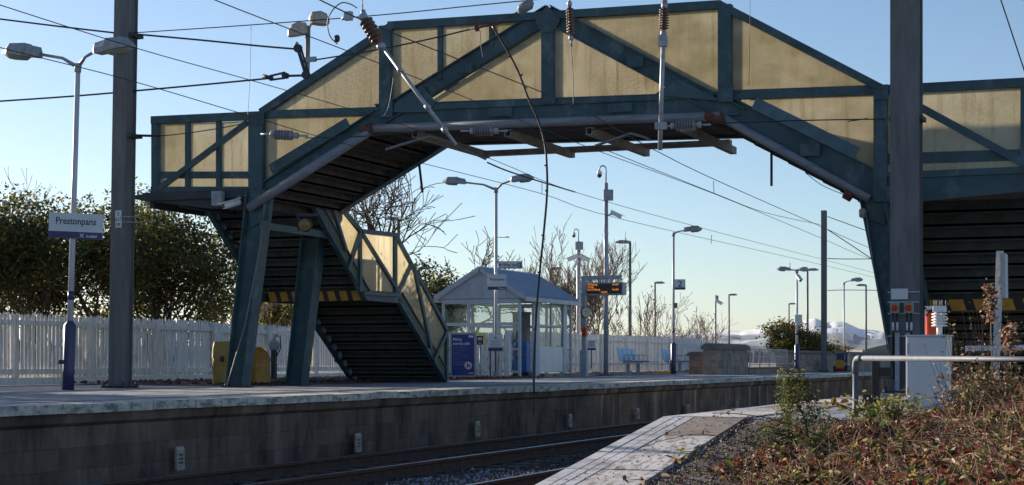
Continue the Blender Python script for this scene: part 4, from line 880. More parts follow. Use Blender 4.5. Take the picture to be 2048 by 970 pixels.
# ------------------------------------------------------------------ fences
def picket_fence(v, ya, yb, h, label, matn='fence', pitch=.125, pw=.090, post_every=2.4, gaps=None, tops='round'):
    t = thing('picket_fence', label, 'fence', (-v, ya, 0), 'white fences behind the far platform'); mb = MB(); y = ya; k = 0; r = random.Random(int(ya * 10))
    while y < yb:
        dz = r.uniform(-.022, .022); lean = r.gauss(0, .010); x = -v + r.uniform(-.004, .004)
        x -= .05; w2 = pw / 2; P = [(-w2, .03), (w2, .03), (w2 + lean, h - .07 + dz), (w2 * .55 + lean, h - .02 + dz), (lean, h + dz), (-w2 * .55 + lean, h - .02 + dz), (-w2 + lean, h - .07 + dz)]
        mb.prism([(x, y + a, b_) for a, b_ in P], (.022, 0, 0), 1 if r.random() < .16 else 0); y += pitch; k += 1
    obj('pickets', mb, [matn, 'fence2'], t)
    for z in (h - .235, .20): mb = MB(); mb.box((-v - .022, ya, z), (-v + .022, yb, z + .10)); obj('fence_rail', mb, matn, t)
    y = ya
    while y <= yb + .1: mb = MB(); mb.box((-v - .0, y - .06, 0), (-v + .09, y + .06, h - .03)); obj('fence_post', mb, matn, t); y += post_every
    mb = MB(); mb.box((-v + .03, ya, 0), (-v + .06, yb, .14)); obj('gravel_board', mb, matn, t)
picket_fence(20.5, 8.0, 34.45, 1.36, 'white picket fence with rounded tops behind the left mast')
picket_fence(20.55, 34.6, 52.3, 1.33, 'white picket fence behind the bridge legs and stairs')
picket_fence(18.0, 43.95, 43.96, .01, 'x') if False else None
# short flaking picket section at the shelter end, facing the camera
t = thing('picket_fence', 'short flaking picket section at the near end of the shelter', 'fence', (-18, 43.9, 0), 'white fences behind the far platform'); mb = MB(); x = -17.55
while x < -17.12:
    mb.prism([(x - .05, 43.95, .02), (x + .05, 43.95, .02), (x + .05, 43.95, 1.13), (x, 43.95, 1.24), (x - .05, 43.95, 1.13)], (0, .02, 0)); x += .135
x = -19.1
while x < -17.6: mb.prism([(x - .05, 43.95, .02), (x + .05, 43.95, .02), (x + .05, 43.95, 1.13), (x, 43.95, 1.24), (x - .05, 43.95, 1.13)], (0, .02, 0)); x += .135
obj('pickets', mb, 'fence2', t); mb = MB(); mb.box((-19.15, 43.97, .95), (-17.06, 44.02, 1.05)); obj('fence_rail', mb, 'fence2', t); mb = MB(); mb.box((-17.14, 43.9, 0), (-17.02, 44.03, 1.28)); obj('fence_post', mb, 'fence2', t)
# close-boarded fence on the right of the shelter
t = thing('board_fence', 'tall close-boarded white fence behind the benches', 'fence', (-20.4, 60, 0), 'white fences behind the far platform'); mb = MB(); y = 52.5; r = random.Random(4)
while y < 76.4:
    h = 1.42 + r.uniform(-.02, .02); xo = r.uniform(-.012, .012)
    mb.prism([(-20.42 + xo, y - .05, .05), (-20.42 + xo, y + .05, .05), (-20.42 + xo, y + .05, h - .03), (-20.42 + xo, y, h + .02), (-20.42 + xo, y - .05, h - .03)], (.02, 0, 0)); y += .112
obj('boards', mb, 'fence', t)
y = 53.
while y < 76.5: mb = MB(); mb.box((-20.4, y - .05, 0), (-20.30, y + .05, 1.45)); obj('fence_post', mb, 'fence', t); y += 3.0
mb = MB(); mb.box((-20.399, 52.5, .3), (-20.36, 76.4, .38)); mb.box((-20.399, 52.5, 1.15), (-20.36, 76.4, 1.23)); obj('fence_rail', mb, 'fence', t)
t = thing('picket_fence', 'open white pickets closing the end of the boarded fence', 'fence', (-19.4, 72.5, 0), 'white fences behind the far platform'); mb = MB()
a0, b0 = pd(1350, 700, 74), pd(1412, 700, 76); N = 13
for k in range(N + 1):
    q = a0.lerp(b0, k / N); h = 1.35 + random.uniform(-.03, .03); mb.cbox((q.x, q.y, h / 2), (.075, .03, h), 0, rot)
    mb.prism([(q.x - .035, q.y - .015, h), (q.x + .035, q.y - .015, h), (q.x, q.y - .015, h + .07)], (0, .03, 0))
obj('pickets', mb, 'fence2', t); mb = MB()
for z in (.3, 1.05): mb.bar(Vector((a0.x, a0.y, z)) + YH * .04, Vector((b0.x, b0.y, z)) + YH * .04, .03, .08, ZP)
obj('fence_rail', mb, 'fence2', t)

# ------------------------------------------------------------------ stone walls, mesh panel
VW = 14.2
def stone_wall(name, v, y0, y1, h, label, th=.45, cap=.1, dome=False, base=0.):
    t = thing(name, label, 'stone wall', (-v, y0, 0), 'stone walls on the far platform'); mb = MB(); rr = random.Random(int(y0)); z = 0; row = 0
    while z < h - .01:
        rh = min(.235, h - z); y = y0 - (.25 if row % 2 else 0)
        while y < y1:
            l = rr.uniform(.35, .6); a, b_ = max(y, y0), min(y + l - .012, y1)
            if b_ - a > .04: mb.box((-v - th + .01, a, z), (-v + rr.uniform(-.012, .006), b_, z + rh - .012), rr.randrange(3))
            y += l
        z += rh; row += 1
    mb.box((-v - th + .02, y0 + .01, 0), (-v - .02, y1 - .01, h - .005)); obj('masonry', mb, ['stone', 'stone_grey', 'stone_pink'], t)
    mb = MB(); P = [(-v + .06, h), (-v + .06, h + cap * .5), (-v - .08, h + cap), (-v - th + .08, h + cap), (-v - th - .06, h + cap * .5), (-v - th - .06, h)]
    mb.prism([(a, y0 - .06, b_) for a, b_ in P][::-1], (0, y1 - y0 + .12, 0)); obj('coping', mb, 'stone_dark', t); return t
M['stone_grey'] = mat('grey_sandstone', (.26, .235, .20), .9, var=.4, scale=4, bump=.4, extra=dirty(2, .55, (.12, .11, .095), .7))
M['stone_pink'] = mat('pink_sandstone', (.37, .26, .21), .9, var=.35, scale=4, bump=.4, extra=dirty(2, .58, (.14, .12, .10), .7))
M['stone_dark'] = mat('weathered_stone', (.17, .15, .125), .9, var=.4, scale=4, bump=.5)
yp0, yp1 = pv(1433, 740, VW).y, pv(1497, 740, VW).y; ym = pv(1574, 740, VW).y
stone_wall('stone_pillar_wall', VW, yp0, yp1, .82, 'weathered stone pier with a rounded coping left of the mesh panel', cap=.2)
stone_wall('stone_dwarf_wall', VW, yp1 + .07, ym, .19, 'low stone kerb wall beneath the mesh panel', cap=.05)
stone_wall('stone_parapet_wall', VW, ym + .07, 118, .74, 'long stone parapet running behind the engine planter', cap=.12)
mb = MB(); p0 = pv(1418, 735, 15.0); t = stone_wall('stone_end_wall', 15.2, p0.y - .2, p0.y + .7, .62, 'dark low stone block beside the end pickets', cap=.14)
t = thing('mesh_panel', 'grey wire mesh panel standing on the low stone wall', 'mesh fence', (-VW + .1, (yp1 + ym) / 2, .25)); X = -VW + .02; ya, yb = yp1 + .1, ym - .05; za, zb = .33, .86
mb = MB()
for k in range(5): y = ya + (yb - ya) * k / 4; mb.box((X - .015, y - .02, .24), (X + .02, y + .02, zb))
for z in (za, (za + zb) / 2, zb): mb.box((X - .016, ya, z - .015), (X + .021, yb, z + .015))
obj('frame', mb, 'galv', t); mb = MB(); 
for k in range(13): z = za + (zb - za) * k / 13; mb.box((X - .004, ya, z), (X + .004, yb, z + .010))
y = ya
while y < yb: mb.box((X - .003, y, za), (X + .003, y + .012, zb)); y += .15
obj('mesh', mb, 'galv', t)

# yellow kerbs
for (pa, pb), v, lb in (((1299, 1341), 16.9, 'yellow painted kerb before the first bench'), ((1376, 1411), 18.0, 'yellow painted kerb before the second bench')):
    a, b_ = pv(pa, 745, v).y, pv(pb, 745, v).y; mb = MB(); mb.box((-v - .12, a, 0), (-v + .12, b_, .10)); single('kerb', mb, 'yellow', lb, 'kerb', (-v, (a + b_) / 2, 0), 'yellow painted kerbs', .012)
for (pa, pb), v in (((1080, 1298), 16.9),):
    a, b_ = pv(pa, 745, v).y, pv(pb, 745, v).y; mb = MB(); mb.box((-v - .12, a, 0), (-v + .12, b_, .09)); struct('kerb', mb, 'stone')
# benches
def bench(px, v, label):
    y0 = onv(px, v).y; t = thing('bench', label, 'bench', (-v + .2, y0 + 1.2, 0), 'blue metal benches')
    for k in range(4):
        y = y0 + k * .52; mb = MB()
        pts = [(-v + .50, .46), (-v + .10, .43), (-v + .06, .47), (-v - .04, .88)]
        for (a, za), (b_, zb) in zip(pts, pts[1:]): mb.bar((a, y + .25, za), (b_, y + .25, zb), .46, .022, Vector((b_ - a, 0, zb - za)).normalized().cross(YP))
        obj('seat', mb, 'seat', t)
    for k in range(5):
        y = y0 - .01 + k * .52; mb = MB(); mb.tube([(-v + .1, y, .45), (-v + .08, y, .66), (-v + .38, y, .66), (-v + .46, y, .62), (-v + .44, y, .45)], .012, 6)
        if k: obj('armrest', mb, 'galv', t)
    mb = MB(); mb.box((-v + .18, y0 - .02, .36), (-v + .28, y0 + 2.1, .42)); 
    obj('beam', mb, 'galv', t)
    for yy in (y0 + .45, y0 + 1.65):
        mb = MB(); mb.box((-v + .17, yy - .04, .03), (-v + .29, yy + .04, .36)); mb.box((-v - .02, yy - .06, 0), (-v + .50, yy + .06, .035)); obj('leg', mb, 'galv', t)
    mb = MB(); mb.box((-v + .12, y0 + 2.1, .40), (-v + .50, y0 + 3.4, .445)); obj('side_shelf', mb, 'galv', t)
bench(1236, 18.4, 'blue metal bench of four seats in front of the boarded fence')
bench(1324, 18.4, 'blue metal bench partly hidden by the number 2 lamp post')

# engine planter
p = onv(1680, 13.2); p.z = 0; t = thing('engine_planter', 'blue and yellow wooden steam engine planter by the stone parapet', 'planter', p)
mb = MB(); mb.lathe(p + Vector((0, .05, .30)), [(0, .20), (.6, .20)], (0, 1, 0), 18); obj('boiler', mb, 'navy', t)
mb = MB(); mb.lathe(p + Vector((0, .0, .30)), [(0, .20), (.045, .205)], (0, 1, 0), 18); obj('boiler_front', mb, 'yellow', t)
mb = MB(); mb.box(p + Vector((-.22, .45, .12)), p + Vector((.22, .95, .72))); mb.box(p + Vector((-.26, .42, .72)), p + Vector((.26, 1.0, .76))); obj('cab', mb, 'navy', t)
mb = MB(); mb.box(p + Vector((-.16, .08, .48)), p + Vector((.16, .34, .70))); mb.box(p + Vector((-.19, .06, .70)), p + Vector((.19, .36, .74))); obj('chimney_box', mb, 'navy', t)
mb = MB(); mb.box(p + Vector((-.24, -.04, .02)), p + Vector((.24, 1.0, .13))); obj('chassis', mb, 'black', t)
for s in (-1, 1):
    for yy in (.2, .5, .8): mb = MB(); mb.lathe(p + Vector((s * .25, yy, .13)), [(0, .12), (.04, .12)], (s, 0, 0), 14); obj('wheel', mb, 'black', t)
mb = MB(); mb.box(p + Vector((-.2, -.06, .09)), p + Vector((.2, -.045, .16))); obj('buffer_beam', mb, 'red', t)

# grit bins and stand pipe by the legs
def grit_bin(c, w, h, label, mats='grit', flat=False):
    t = thing('grit_bin', label, 'grit bin', c, 'yellow bins by the bridge legs'); c = Vector(c)
    mb = MB()
    def sec(z, k, dd=0): return [c + Vector((a * w / 2 * k, b_ * w / 2 * k, z)) for a, b_ in ((-1, -.8), (-.8, -1), (.8, -1), (1, -.8), (1, .8), (.8, 1), (-.8, 1), (-1, .8))]
    mb.loft([sec(0, 1.0), sec(h * .45, .95), sec(h * .46, .98), sec(h * .62, .94)]); obj('body', mb, mats, t)
    mb = MB(); mb.loft([sec(h * .62, .99), sec(h * .68, .99), sec(h * .86, .96 if flat else .82), sec(h, .88 if flat else .45)]); obj('lid', mb, mats, t)
    mb = MB(); mb.cbox(c + Vector((0, -w / 2 * 1.0, h * .6)), (.07, .03, .10)); obj('catch', mb, 'black', t)
    mb = MB()
    for s in (-.5, .5): mb.bar(c + Vector((s * w * .15, -w / 2 * .985, .0)), c + Vector((s * w * .85, -w / 2 * .97, h * .42)), .02, .02, YP)
    obj('moulded_ribs', mb, mats, t)
p = pz(449, 771, 0); grit_bin(p + YH * .5, .50, .82, 'plain upright yellow bin left of the nearest bridge leg', 'yellow_dull', True)
p = pz(500, 770, 0); grit_bin(p + YH * .35, .55, .72, 'orange yellow bin with rounded lid right of the nearest bridge leg', 'grit')
p = pz(548, 763, 0); t = thing('stand_pipe', 'dark stand post with a cable loop before the picket fence', 'stand pipe', p); mb = MB(); mb.cbox(p + ZP * .35, (.10, .10, .70)); obj('post', mb, 'dark', t)
mb = MB(); mb.lathe(p + ZP * .72 + Vector((0, .05, .08)), [(0, .12), (.06, .13), (.08, .1)], (0, -1, 0), 14); obj('reel', mb, 'galv', t)
mb = MB(); mb.tube([p + ZP * .55 + XH * .05, p + ZP * .75 + XH * .15, p + ZP * .98 + XH * .14, p + ZP * 1.02 + XH * .05, p + ZP * .9 - XH * .02], .014, 6); obj('cable_loop', mb, 'black', t)

# marker boards at the foot of the platform wall
M['marker'] = mat('marker_paint', (.42, .39, .33), .7, var=.35, scale=14)
for k, (px, py, h) in enumerate(((362, 920, 40), (718, 888, 32), (957, 860, 26), (1142, 843, 22), (1277, 829, 18), (1377, 820, 16), (1475, 812, 14))):
    p = pv(px, py, 10.98); D = (p - ORG).dot(YH); hh = h * D / F; w_ = .085
    words_ = ('nearest stubby white marker board at the foot of the far platform wall', 'cream marker board on the far wall below the bridge legs', 'marker board on the far wall below the shelter', 'marker board on the far wall below the tall camera pole',
              'marker board on the far wall just left of the ramp crest', 'marker board on the far wall behind the ramp crest, lit by the sun', 'farthest marker board on the sunlit wall left of the sapling')
    t = thing('marker_board', words_[k], 'marker board', p - ZP * hh / 2, 'marker boards along the platform wall')
    mb = MB(); mb.box((p.x - .03, p.y - w_, p.z - hh / 2), (p.x, p.y + w_, p.z + hh / 2)); mb.prism([(p.x - .03, p.y - w_, p.z + hh / 2), (p.x, p.y - w_, p.z + hh / 2), (p.x - .02, p.y - w_, p.z + hh / 2 + .04)], (0, 2 * w_, 0)); obj('board', mb, 'marker', t)
    mb = MB()
    for q in range(3): mb.box((p.x + .001, p.y - .04, p.z + hh * (.22 - q * .2)), (p.x + .004, p.y + .04, p.z + hh * (.30 - q * .2)))
    obj('digits', mb, 'dark', t)

# ------------------------------------------------------------------ masts and overhead line
def mast(base, w_, d_, ztop, label, lean=0.):
    t = thing('overhead_line_mast', label, 'mast', base, 'overhead line masts'); b = Vector(base); mb = MB()
    L = Vector((lean * (ztop - b.z), 0, 0)); hw, hd = w_ / 2, d_ / 2; f = .02
    def bx(x0, y0, x1, y1): mb.add([b + Vector((x, y, 0)) for x, y in ((x0, y0), (x1, y0), (x1, y1), (x0, y1))] + [b + Vector((x, y, ztop - b.z)) + L for x, y in ((x0, y0), (x1, y0), (x1, y1), (x0, y1))], [(0, 3, 2, 1), (4, 5, 6, 7), (0, 1, 5, 4), (1, 2, 6, 5), (2, 3, 7, 6), (3, 0, 4, 7)])
    bx(-hw, -hd, hw, -hd + f); bx(-hw, hd - f, hw, hd); bx(hw - .06, -hd + f, hw - .04, hd - f); bx(-hw + .02, -hd + f, -hw + .04, hd - f)
    obj('shaft', mb, 'mast', t); mb = MB(); mb.cbox(b + ZP * .02, (w_ + .16, d_ + .16, .04)); 
    for sx in (-1, 1):
        for s2 in (-1, 1): mb.lathe(b + Vector((sx * (hw + .05), s2 * (hd + .05), .04)), [(0, .02), (.06, .02)], n=6)
    obj('base_plate', mb, 'dark', t); return t
bM1 = onv(240, 16.85); mL = mast(bM1, .285, .285, 8.5, 'dark steel overhead line mast on the left beside the name board', lean=.019)
DM = (bM1 - ORG).dot(YH)
bM2 = py_(1813, 700, 25.2); bM2.z = 0; mR = mast(bM2, .405, .36, 8.5, 'thick dark steel mast on the right in front of the bridge')
bM3 = onv(1648, 13.45); D3 = (bM3 - ORG).dot(YH); mast(bM3, .20, .20, pd(1648, 421, D3).z, 'distant steel mast beside the stone parapet')
def collar(mastt, px, py, D, w=.34): mb = MB(); c = pd(px, py, D); mb.cbox(c + Vector((0, .12, 0)), (w, .36, .06)); obj('collar', mb, 'dark', mastt)
collar(mL, 249, 70, DM - .12, .36); collar(mL, 247, 271, DM - .12, .36); collar(mR, 1813, 237, (bM2 - ORG).dot(YH) - .1, .47)
# number plate on the left mast
c = py_(237, 438, bM1.y - .165); t = thing('mast_number_plate', 'small white number plate strapped to the left mast', 'number plate', c - ZP * .14)
mb = MB(); mb.box(c + Vector((-.06, -.004, -.145)), c + Vector((.06, .004, .145))); obj('plate', mb, 'sign_glass', t)
for k, s in enumerate(('E', '617', '09')): text('lettering', s, c + Vector((0, -.006, .06 - k * .092)), .085, XP, 'signtext', t, .0005, 'CENTER', .9)
mb = MB(); 
for dz in (.03, -.06): mb.box((c.x - .07, bM1.y - .160, c.z + dz), (c.x + .24, bM1.y - .150, c.z + dz + .014)); mb.box((c.x + .24, bM1.y - .16, c.z + dz), (c.x + .25, bM1.y + .15, c.z + dz + .014))
obj('strap', mb, 'galv', t)
WG = 'overhead line wires'
def wire(name, pts, label, w_=2.2, D=None, v=None, u=None, cat='wire', group=WG, matn='wire', n=6, sub=5):
    P = []
    for p in pts:
        if v is not None: P.append(pv(p[0], p[1], v))
        elif u is not None: P.append(py_(p[0], p[1], u))
        else: P.append(pd(p[0], p[1], p[2] if len(p) > 2 else D))
    # Catmull-Rom smoothing
    Q = []
    for i in range(len(P) - 1):
        p0, p1, p2, p3 = P[max(i - 1, 0)], P[i], P[i + 1], P[min(i + 2, len(P) - 1)]
        for k in range(sub): s = k / sub; Q.append(.5 * ((2 * p1) + (p2 - p0) * s + (2 * p0 - 5 * p1 + 4 * p2 - p3) * s * s + (3 * p1 - p0 - 3 * p2 + p3) * s ** 3))
    Q.append(P[-1]); mid = P[len(P) // 2]; r = w_ * (P[0] - ORG).dot(YH) / F / 2 if D is None and v is None else None
    if r is None: r = w_ * min((q - ORG).dot(YH) for q in P[: max(2, len(P) // 2 + 1)]) / F / 2
    mb = MB(); mb.tube(Q, max(r, .004), n); return single(name, mb, matn, label, cat, Q[0], group)
# lines along the tracks (contact and catenary wires)
wire('contact_wire', [(-260, 22), (0, 95), (250, 158), (500, 232), (700, 290), (1075, 385), (1250, 440), (1650, 531), (1900, 592), (2150, 655)], 'lower straight wire over the far track, under the bridge', 2.6, v=10.2)
wire('catenary_wire', [(-260, -75), (0, 10), (275, 97), (500, 160), (690, 215), (840, 262), (1000, 325), (1150, 384), (1400, 455), (1650, 520), (1900, 585), (2150, 650)], 'upper sagging wire over the far track', 2.6, v=10.25)
wire('contact_wire', [(300, -60), (430, 0), (700, 104), (912, 187), (1170, 292), (1427, 387), (1640, 475), (1750, 521), (1950, 590)], 'lower wire over the near track, rising to the top left', 2.6, v=6.6)
wire('catenary_wire', [(560, -40), (640, 0), (740, 47), (880, 104), (1140, 208), (1250, 268), (1315, 303), (1427, 358), (1640, 452), (1750, 500), (1950, 580)], 'thick upper wire over the near track', 3.0, v=6.55)
wire('feeder_wire', [(1212, 300), (1427, 386), (1530, 425), (1640, 449)], 'thin wire joining the distant mast to the line over the near track', 1.6, v=6.7)
wire('feeder_wire', [(1655, 433), (1735, 462), (1900, 520)], 'thin wire leaving the top of the distant mast', 1.5, D=D3)
wire('feeder_wire', [(1655, 459), (1735, 512), (1850, 590)], 'steep wire leaving the distant mast to the right', 1.8, D=D3)
wire('span_wire', [(1655, 517), (1700, 518), (1860, 517)], 'upper short cross wire from the distant mast', 1.6, D=D3)
wire('span_wire', [(1655, 581), (1700, 580), (1860, 582)], 'lower short cross wire from the distant mast', 1.4, D=D3)
wire('feeder_wire', [(1995, -20), (2015, 40), (2050, 145), (2080, 230)], 'single steep wire in the top right corner of the sky', 3, D=16)
# cross wires between the masts
US = 25.35
wire('span_wire', [(262, 66), (500, 50), (760, 30), (960, 10), (1150, -8)], 'thin topmost cross wire leaving the left mast', 2.0, u=US)
wire('span_wire', [(-40, 33), (120, 53), (232, 66)], 'thick wire reaching the left mast from the left', 3.4, u=US)
wire('span_wire', [(268, 68), (400, 80), (520, 92), (592, 98)], 'insulated wire from the left mast to the linkage', 3.6, u=US)
wire('span_wire', [(-40, 205), (150, 192), (300, 179), (420, 168), (535, 157)], 'low rising wire from the left edge to the linkage chain', 3.4, u=US)
wire('span_wire', [(622, 121), (740, 102), (850, 80), (955, 55)], 'wire from the linkage up to the bridge crown', 3.0, u=US)
wire('span_wire', [(985, 50), (1035, 24)], 'short wire stub beside the bridge crown', 2.2, u=US)
wire('span_wire', [(262, 270), (330, 271), (430, 258), (500, 244)], 'thin cross wire from the left mast over the bridge landing', 2.0, u=US)
wire('span_wire', [(275, 271), (320, 272)], 'thick clamp rod on the lower collar of the left mast', 5, u=US, sub=2)
wire('span_wire', [(610, 276), (720, 273), (850, 262), (948, 262)], 'cross wire between the first and second pale insulators', 2.0, u=US)
wire('span_wire', [(1000, 262), (1150, 261), (1280, 253), (1345, 252)], 'cross wire between the second and third pale insulators', 2.0, u=US)
wire('span_wire', [(1400, 248), (1600, 241), (1770, 238)], 'cross wire from the third insulator to the right mast', 2.4, u=US)
wire('span_wire', [(1695, 243), (1735, 237)], 'short loose wire tail beside the right mast', 2.2, u=US, sub=2)
wire('dropper_wire', [(502, 52), (500, 150), (495, 240)], 'thin vertical wire hanging above the left landing', 1.2, u=US)
for a, b_, D_, lb in (((1427, 362), (1428, 387), 26, 'short dropper loop left of the distant mast over the near track'), ((1423, 470), (1422, 488), 44, 'short dropper on the wires above the number 2 lamp'), ((1084, 366), (1084, 388), 30, 'short dropper above the twin lamp in the middle'), ((1580, 525), (1580, 537), 60, 'tiny dropper above the lamp with the camera')):
    wire('dropper_wire', [a, b_], lb, 1.4, D=D_, sub=1)
wire('dropper_wire', [(1500, -10), (1500, 60), (1498, 170)], 'hair thin vertical wire in front of the right bridge panel', .9, u=US)
wire('bent_wire', [(1610, 345), (1640, 368), (1665, 380), (1695, 392)], 'thin bent cable hanging below the right drain pipe', 1.5, u=US + .9)
# insulators
def insulator(name, a, b_, u, label, n=6, r=.055, matn='porcelain', group='insulators', rod=.016, ends=.2):
    p, q = py_(*a, u), py_(*b_, u); t = thing(name, label, 'insulator', (p + q) / 2, group); d = (q - p); L = d.length; d.normalize()
    mb = MB(); prof = [(0, r * .35)]; i0 = L * .12; i1 = L * .88
    for k in range(n):
        a_ = i0 + (i1 - i0) * k / n; s = (i1 - i0) / n; prof += [(a_, r * .45), (a_ + s * .25, r), (a_ + s * .5, r * .95), (a_ + s * .6, r * .45)]
    prof += [(i1, r * .4), (L, r * .35)]; mb.lathe(p, prof, d, 14); obj('sheds', mb, matn, t)
    for e, d2 in ((p, -d), (q, d)):
        mb = MB(); mb.tube([e - d2 * .02, e + d2 * ends * L], rod, 8); mb.lathe(e - d2 * .04, [(0, r * .3), (.02, r * .62), (.07, r * .62), (.08, r * .3)], d2, 10); obj('end_fitting', mb, 'galv', t)
    return t
insulator('insulator', (545, 269), (592, 271), US, 'pale insulator in front of the lower left bridge panel', 6, .085, 'porcelain_grey', ends=.5)
insulator('insulator', (945, 262), (992, 262), US, 'pale insulator below the middle of the bridge deck', 7, .085, 'porcelain_grey', ends=.5)
insulator('insulator', (1346, 252), (1398, 250), US, 'pale insulator beside the vertical rod on the right', 7, .085, 'porcelain_grey', ends=.45)
insulator('insulator', (1139, 8), (1142, 76), US - 1.5, 'brown vertical insulator before the bridge crown', 9, .06, 'porcelain', ends=.25)
t = insulator('insulator', (1329, 12), (1327, 66), US - 1.5, 'brown insulator at the top of the long vertical rod', 8, .075, 'porcelain', ends=.3)
mb = MB(); mb.tube([py_(1331, -30, US - 1.5), py_(1329, 8, US - 1.5)], .04, 10); mb.tube([py_(1327, 64, US - 1.5), py_(1324, 160, US - 1.5), py_(1320, 300, US - 1.5)], .032, 12); q = py_(1322, 252, US - 1.5); mb.cbox(q, (.16, .09, .10)); q = py_(1326, 82, US - 1.5); mb.cbox(q, (.11, .09, .16)); obj('support_rod', mb, 'galv', t)
t = insulator('insulator', (727, 34), (762, 92), 18.2, 'rust brown insulator at the head of the slanting registration tube', 6, .085, 'porcelain', ends=.05)
mb = MB(); a, b_ = py_(764, 92, 18.2), py_(912, 290, 18.2); mb.tube([a, b_], .022, 12); 
for k in (.25, .62, .85): c = a.lerp(b_, k); mb.tube([c - (b_ - a).normalized() * .03, c + (b_ - a).normalized() * .03], .034, 10)
mb.tube([py_(726, 20, 18.2), py_(727, 36, 18.2)], .03, 8); obj('registration_tube', mb, 'galv', t)
# small hanging parts
wire('hanging_wire', [(1142, 88), (1146, 150), (1147, 215)], 'thin link hanging from the crown insulator', 1.8, u=US - 1.5)
wire('hanging_wire', [(788, 150), (778, 210), (768, 232)], 'thin frayed link hanging from the registration tube', 1.5, u=18.2)
wire('jumper_wire', [(714, 16), (700, 8), (682, 6), (664, 22), (655, 45), (660, 72), (675, 88)], 'looping black jumper cable above the left slope of the bridge', 2.4, u=18.2)
wire('suspension_wire', [(724, -10), (726, 24)], 'short steep wire above the brown insulator', 2, u=18.2, sub=1)
wire('suspension_wire', [(1139, -10), (1139, 8)], 'short stub above the crown insulator', 4, u=US - 1.5, sub=1)
mb = MB(); c = py_(697, 32, 18.2); mb.cbox(c, (.09, .06, .10)); mb.tube([c, py_(684, 38, 18.2)], .02, 8); single('wire_clamp', mb, 'galv', 'grey clamp on the wire beside the brown insulator', 'clamp', c, 'wire clamps')
mb = MB(); mb.lathe(py_(674, 84, 18.2), [(0, .02), (.02, .035), (.06, .035), (.08, .02)], (0, 0, 1), 10); single('wire_clamp', mb, 'dark', 'round dark clamp at the end of the jumper loop', 'clamp', py_(674, 88, 18.2), 'wire clamps')
# linkage between span wires
t = thing('wire_linkage', 'dark steel yoke joining three wires before the bridge lamp', 'linkage', py_(608, 150, US - .05))
mb = MB(); a, b_ = py_(596, 98, US - .05), py_(612, 150, US - .05); mb.bar(a, b_, .05, .03, YP); mb.bar(a + Vector((.05, .03, -.02)), b_ + Vector((.04, .03, 0)), .03, .02, YP); mb.lathe(a + Vector((0, -.03, .01)), [(0, .07), (.06, .07)], (0, 1, 0), 12); mb.lathe(b_ + Vector((0, -.03, 0)), [(0, .07), (.06, .07)], (0, 1, 0), 12); obj('yoke_plate', mb, 'dark', t)
mb = MB(); mb.bar(py_(604, 151, US), py_(566, 152, US), .035, .03, YP); mb.bar(py_(570, 145, US), py_(540, 152, US), .03, .03, YP); mb.bar(py_(570, 156, US), py_(540, 160, US), .03, .03, YP); mb.tube([py_(545, 157, US), py_(526, 152, US)], .035, 8); mb.lathe(py_(568, 150, US - .05), [(0, .05), (.1, .05)], (0, 1, 0), 10); obj('turnbuckle', mb, 'dark', t)
mb = MB(); mb.bar(py_(608, 120, US), py_(632, 118, US), .08, .05, YP); mb.bar(py_(590, 96, US), py_(595, 84, US), .04, .02, YP); obj('clamp', mb, 'galv', t)
mb = MB(); 
for a, b_ in (((952, 45), (955, 62)), ((982, 45), (983, 62))): mb.bar(py_(*a, US - .05), py_(*b_, US - .05), .06, .04, YP)
mb.tube([py_(940, 58, US - .05), py_(1000, 46, US - .05)], .02, 8); single('wire_clamp', mb, 'rust', 'pair of rusty clamps on the bridge crown', 'clamp', py_(967, 58, US - .05), 'wire clamps')
wire('hanging_wire', [(960, 62), (962, 90), (967, 118)], 'rusty tail hanging from the clamps at the crown', 2, u=US - .05)
mb = MB(); a, b_ = py_(1036, 22, US - .1), py_(1066, 4, US - .1); mb.tube([a, a.lerp(b_, .2), a.lerp(b_, .8), b_], [.03, .085, .085, .03], 12); single('line_weight', mb, 'porcelain_grey', 'grey torpedo-shaped block at the top of the crown', 'insulator', a, 'insulators')
# registration arms below the deck
for pts, lb in (([(772, 299), (800, 290), (862, 272), (905, 287), (972, 318)], 'bent steel arm below the left end of the deck'), ([(1190, 292), (1215, 283), (1262, 267), (1290, 275), (1300, 280)], 'small curved arm below the middle of the deck')):
    mb = MB(); mb.tube([py_(a, b_, US + .2) for a, b_ in pts], .022, 8); single('registration_arm', mb, 'pole_grey', lb, 'steel arm', py_(*pts[0], US + .2), 'registration arms')
# the broken black cable hanging to the track
t = wire('hanging_cable', [(985, 52), (1008, 90), (1035, 140), (1058, 200), (1078, 245), (1090, 290), (1094, 340), (1094, 390), (1088, 460), (1080, 540), (1072, 640), (1068, 740), (1068, 788)], 'black broken cable hanging from the crown down towards the track', 4.6, u=24.6, cat='cable', group=None)
mb = MB(); P = [py_(a, b_, 24.56) for a, b_ in ((1020, 112), (1043, 150), (1052, 175), (1062, 205), (1075, 235), (1082, 262), (1090, 285), (1092, 330), (1093, 380), (1086, 470), (1079, 545), (1070, 660))]
for p in P: mb = MB(); mb.cbox(p, (.05, .02, .018), 0, Matrix.Rotation(random.uniform(-1, 1), 3, 'Y')); obj('cable_tie', mb, 'rust', t)
mb = MB(); wire('hanging_wire', [(1068, 784), (1068, 812), (1067, 830)], 'thin frayed end of the black cable', 2.2, u=24.6)
wire('insulated_wire', [(975, 325), (1010, 340), (1064, 358), (1090, 366), (1150, 384)], 'thick wire leaving the bent arm towards the right', 3.4, v=10.2)

# ------------------------------------------------------------------ things on the near side
def dpt(px, py, D): return pd(px, py, D)
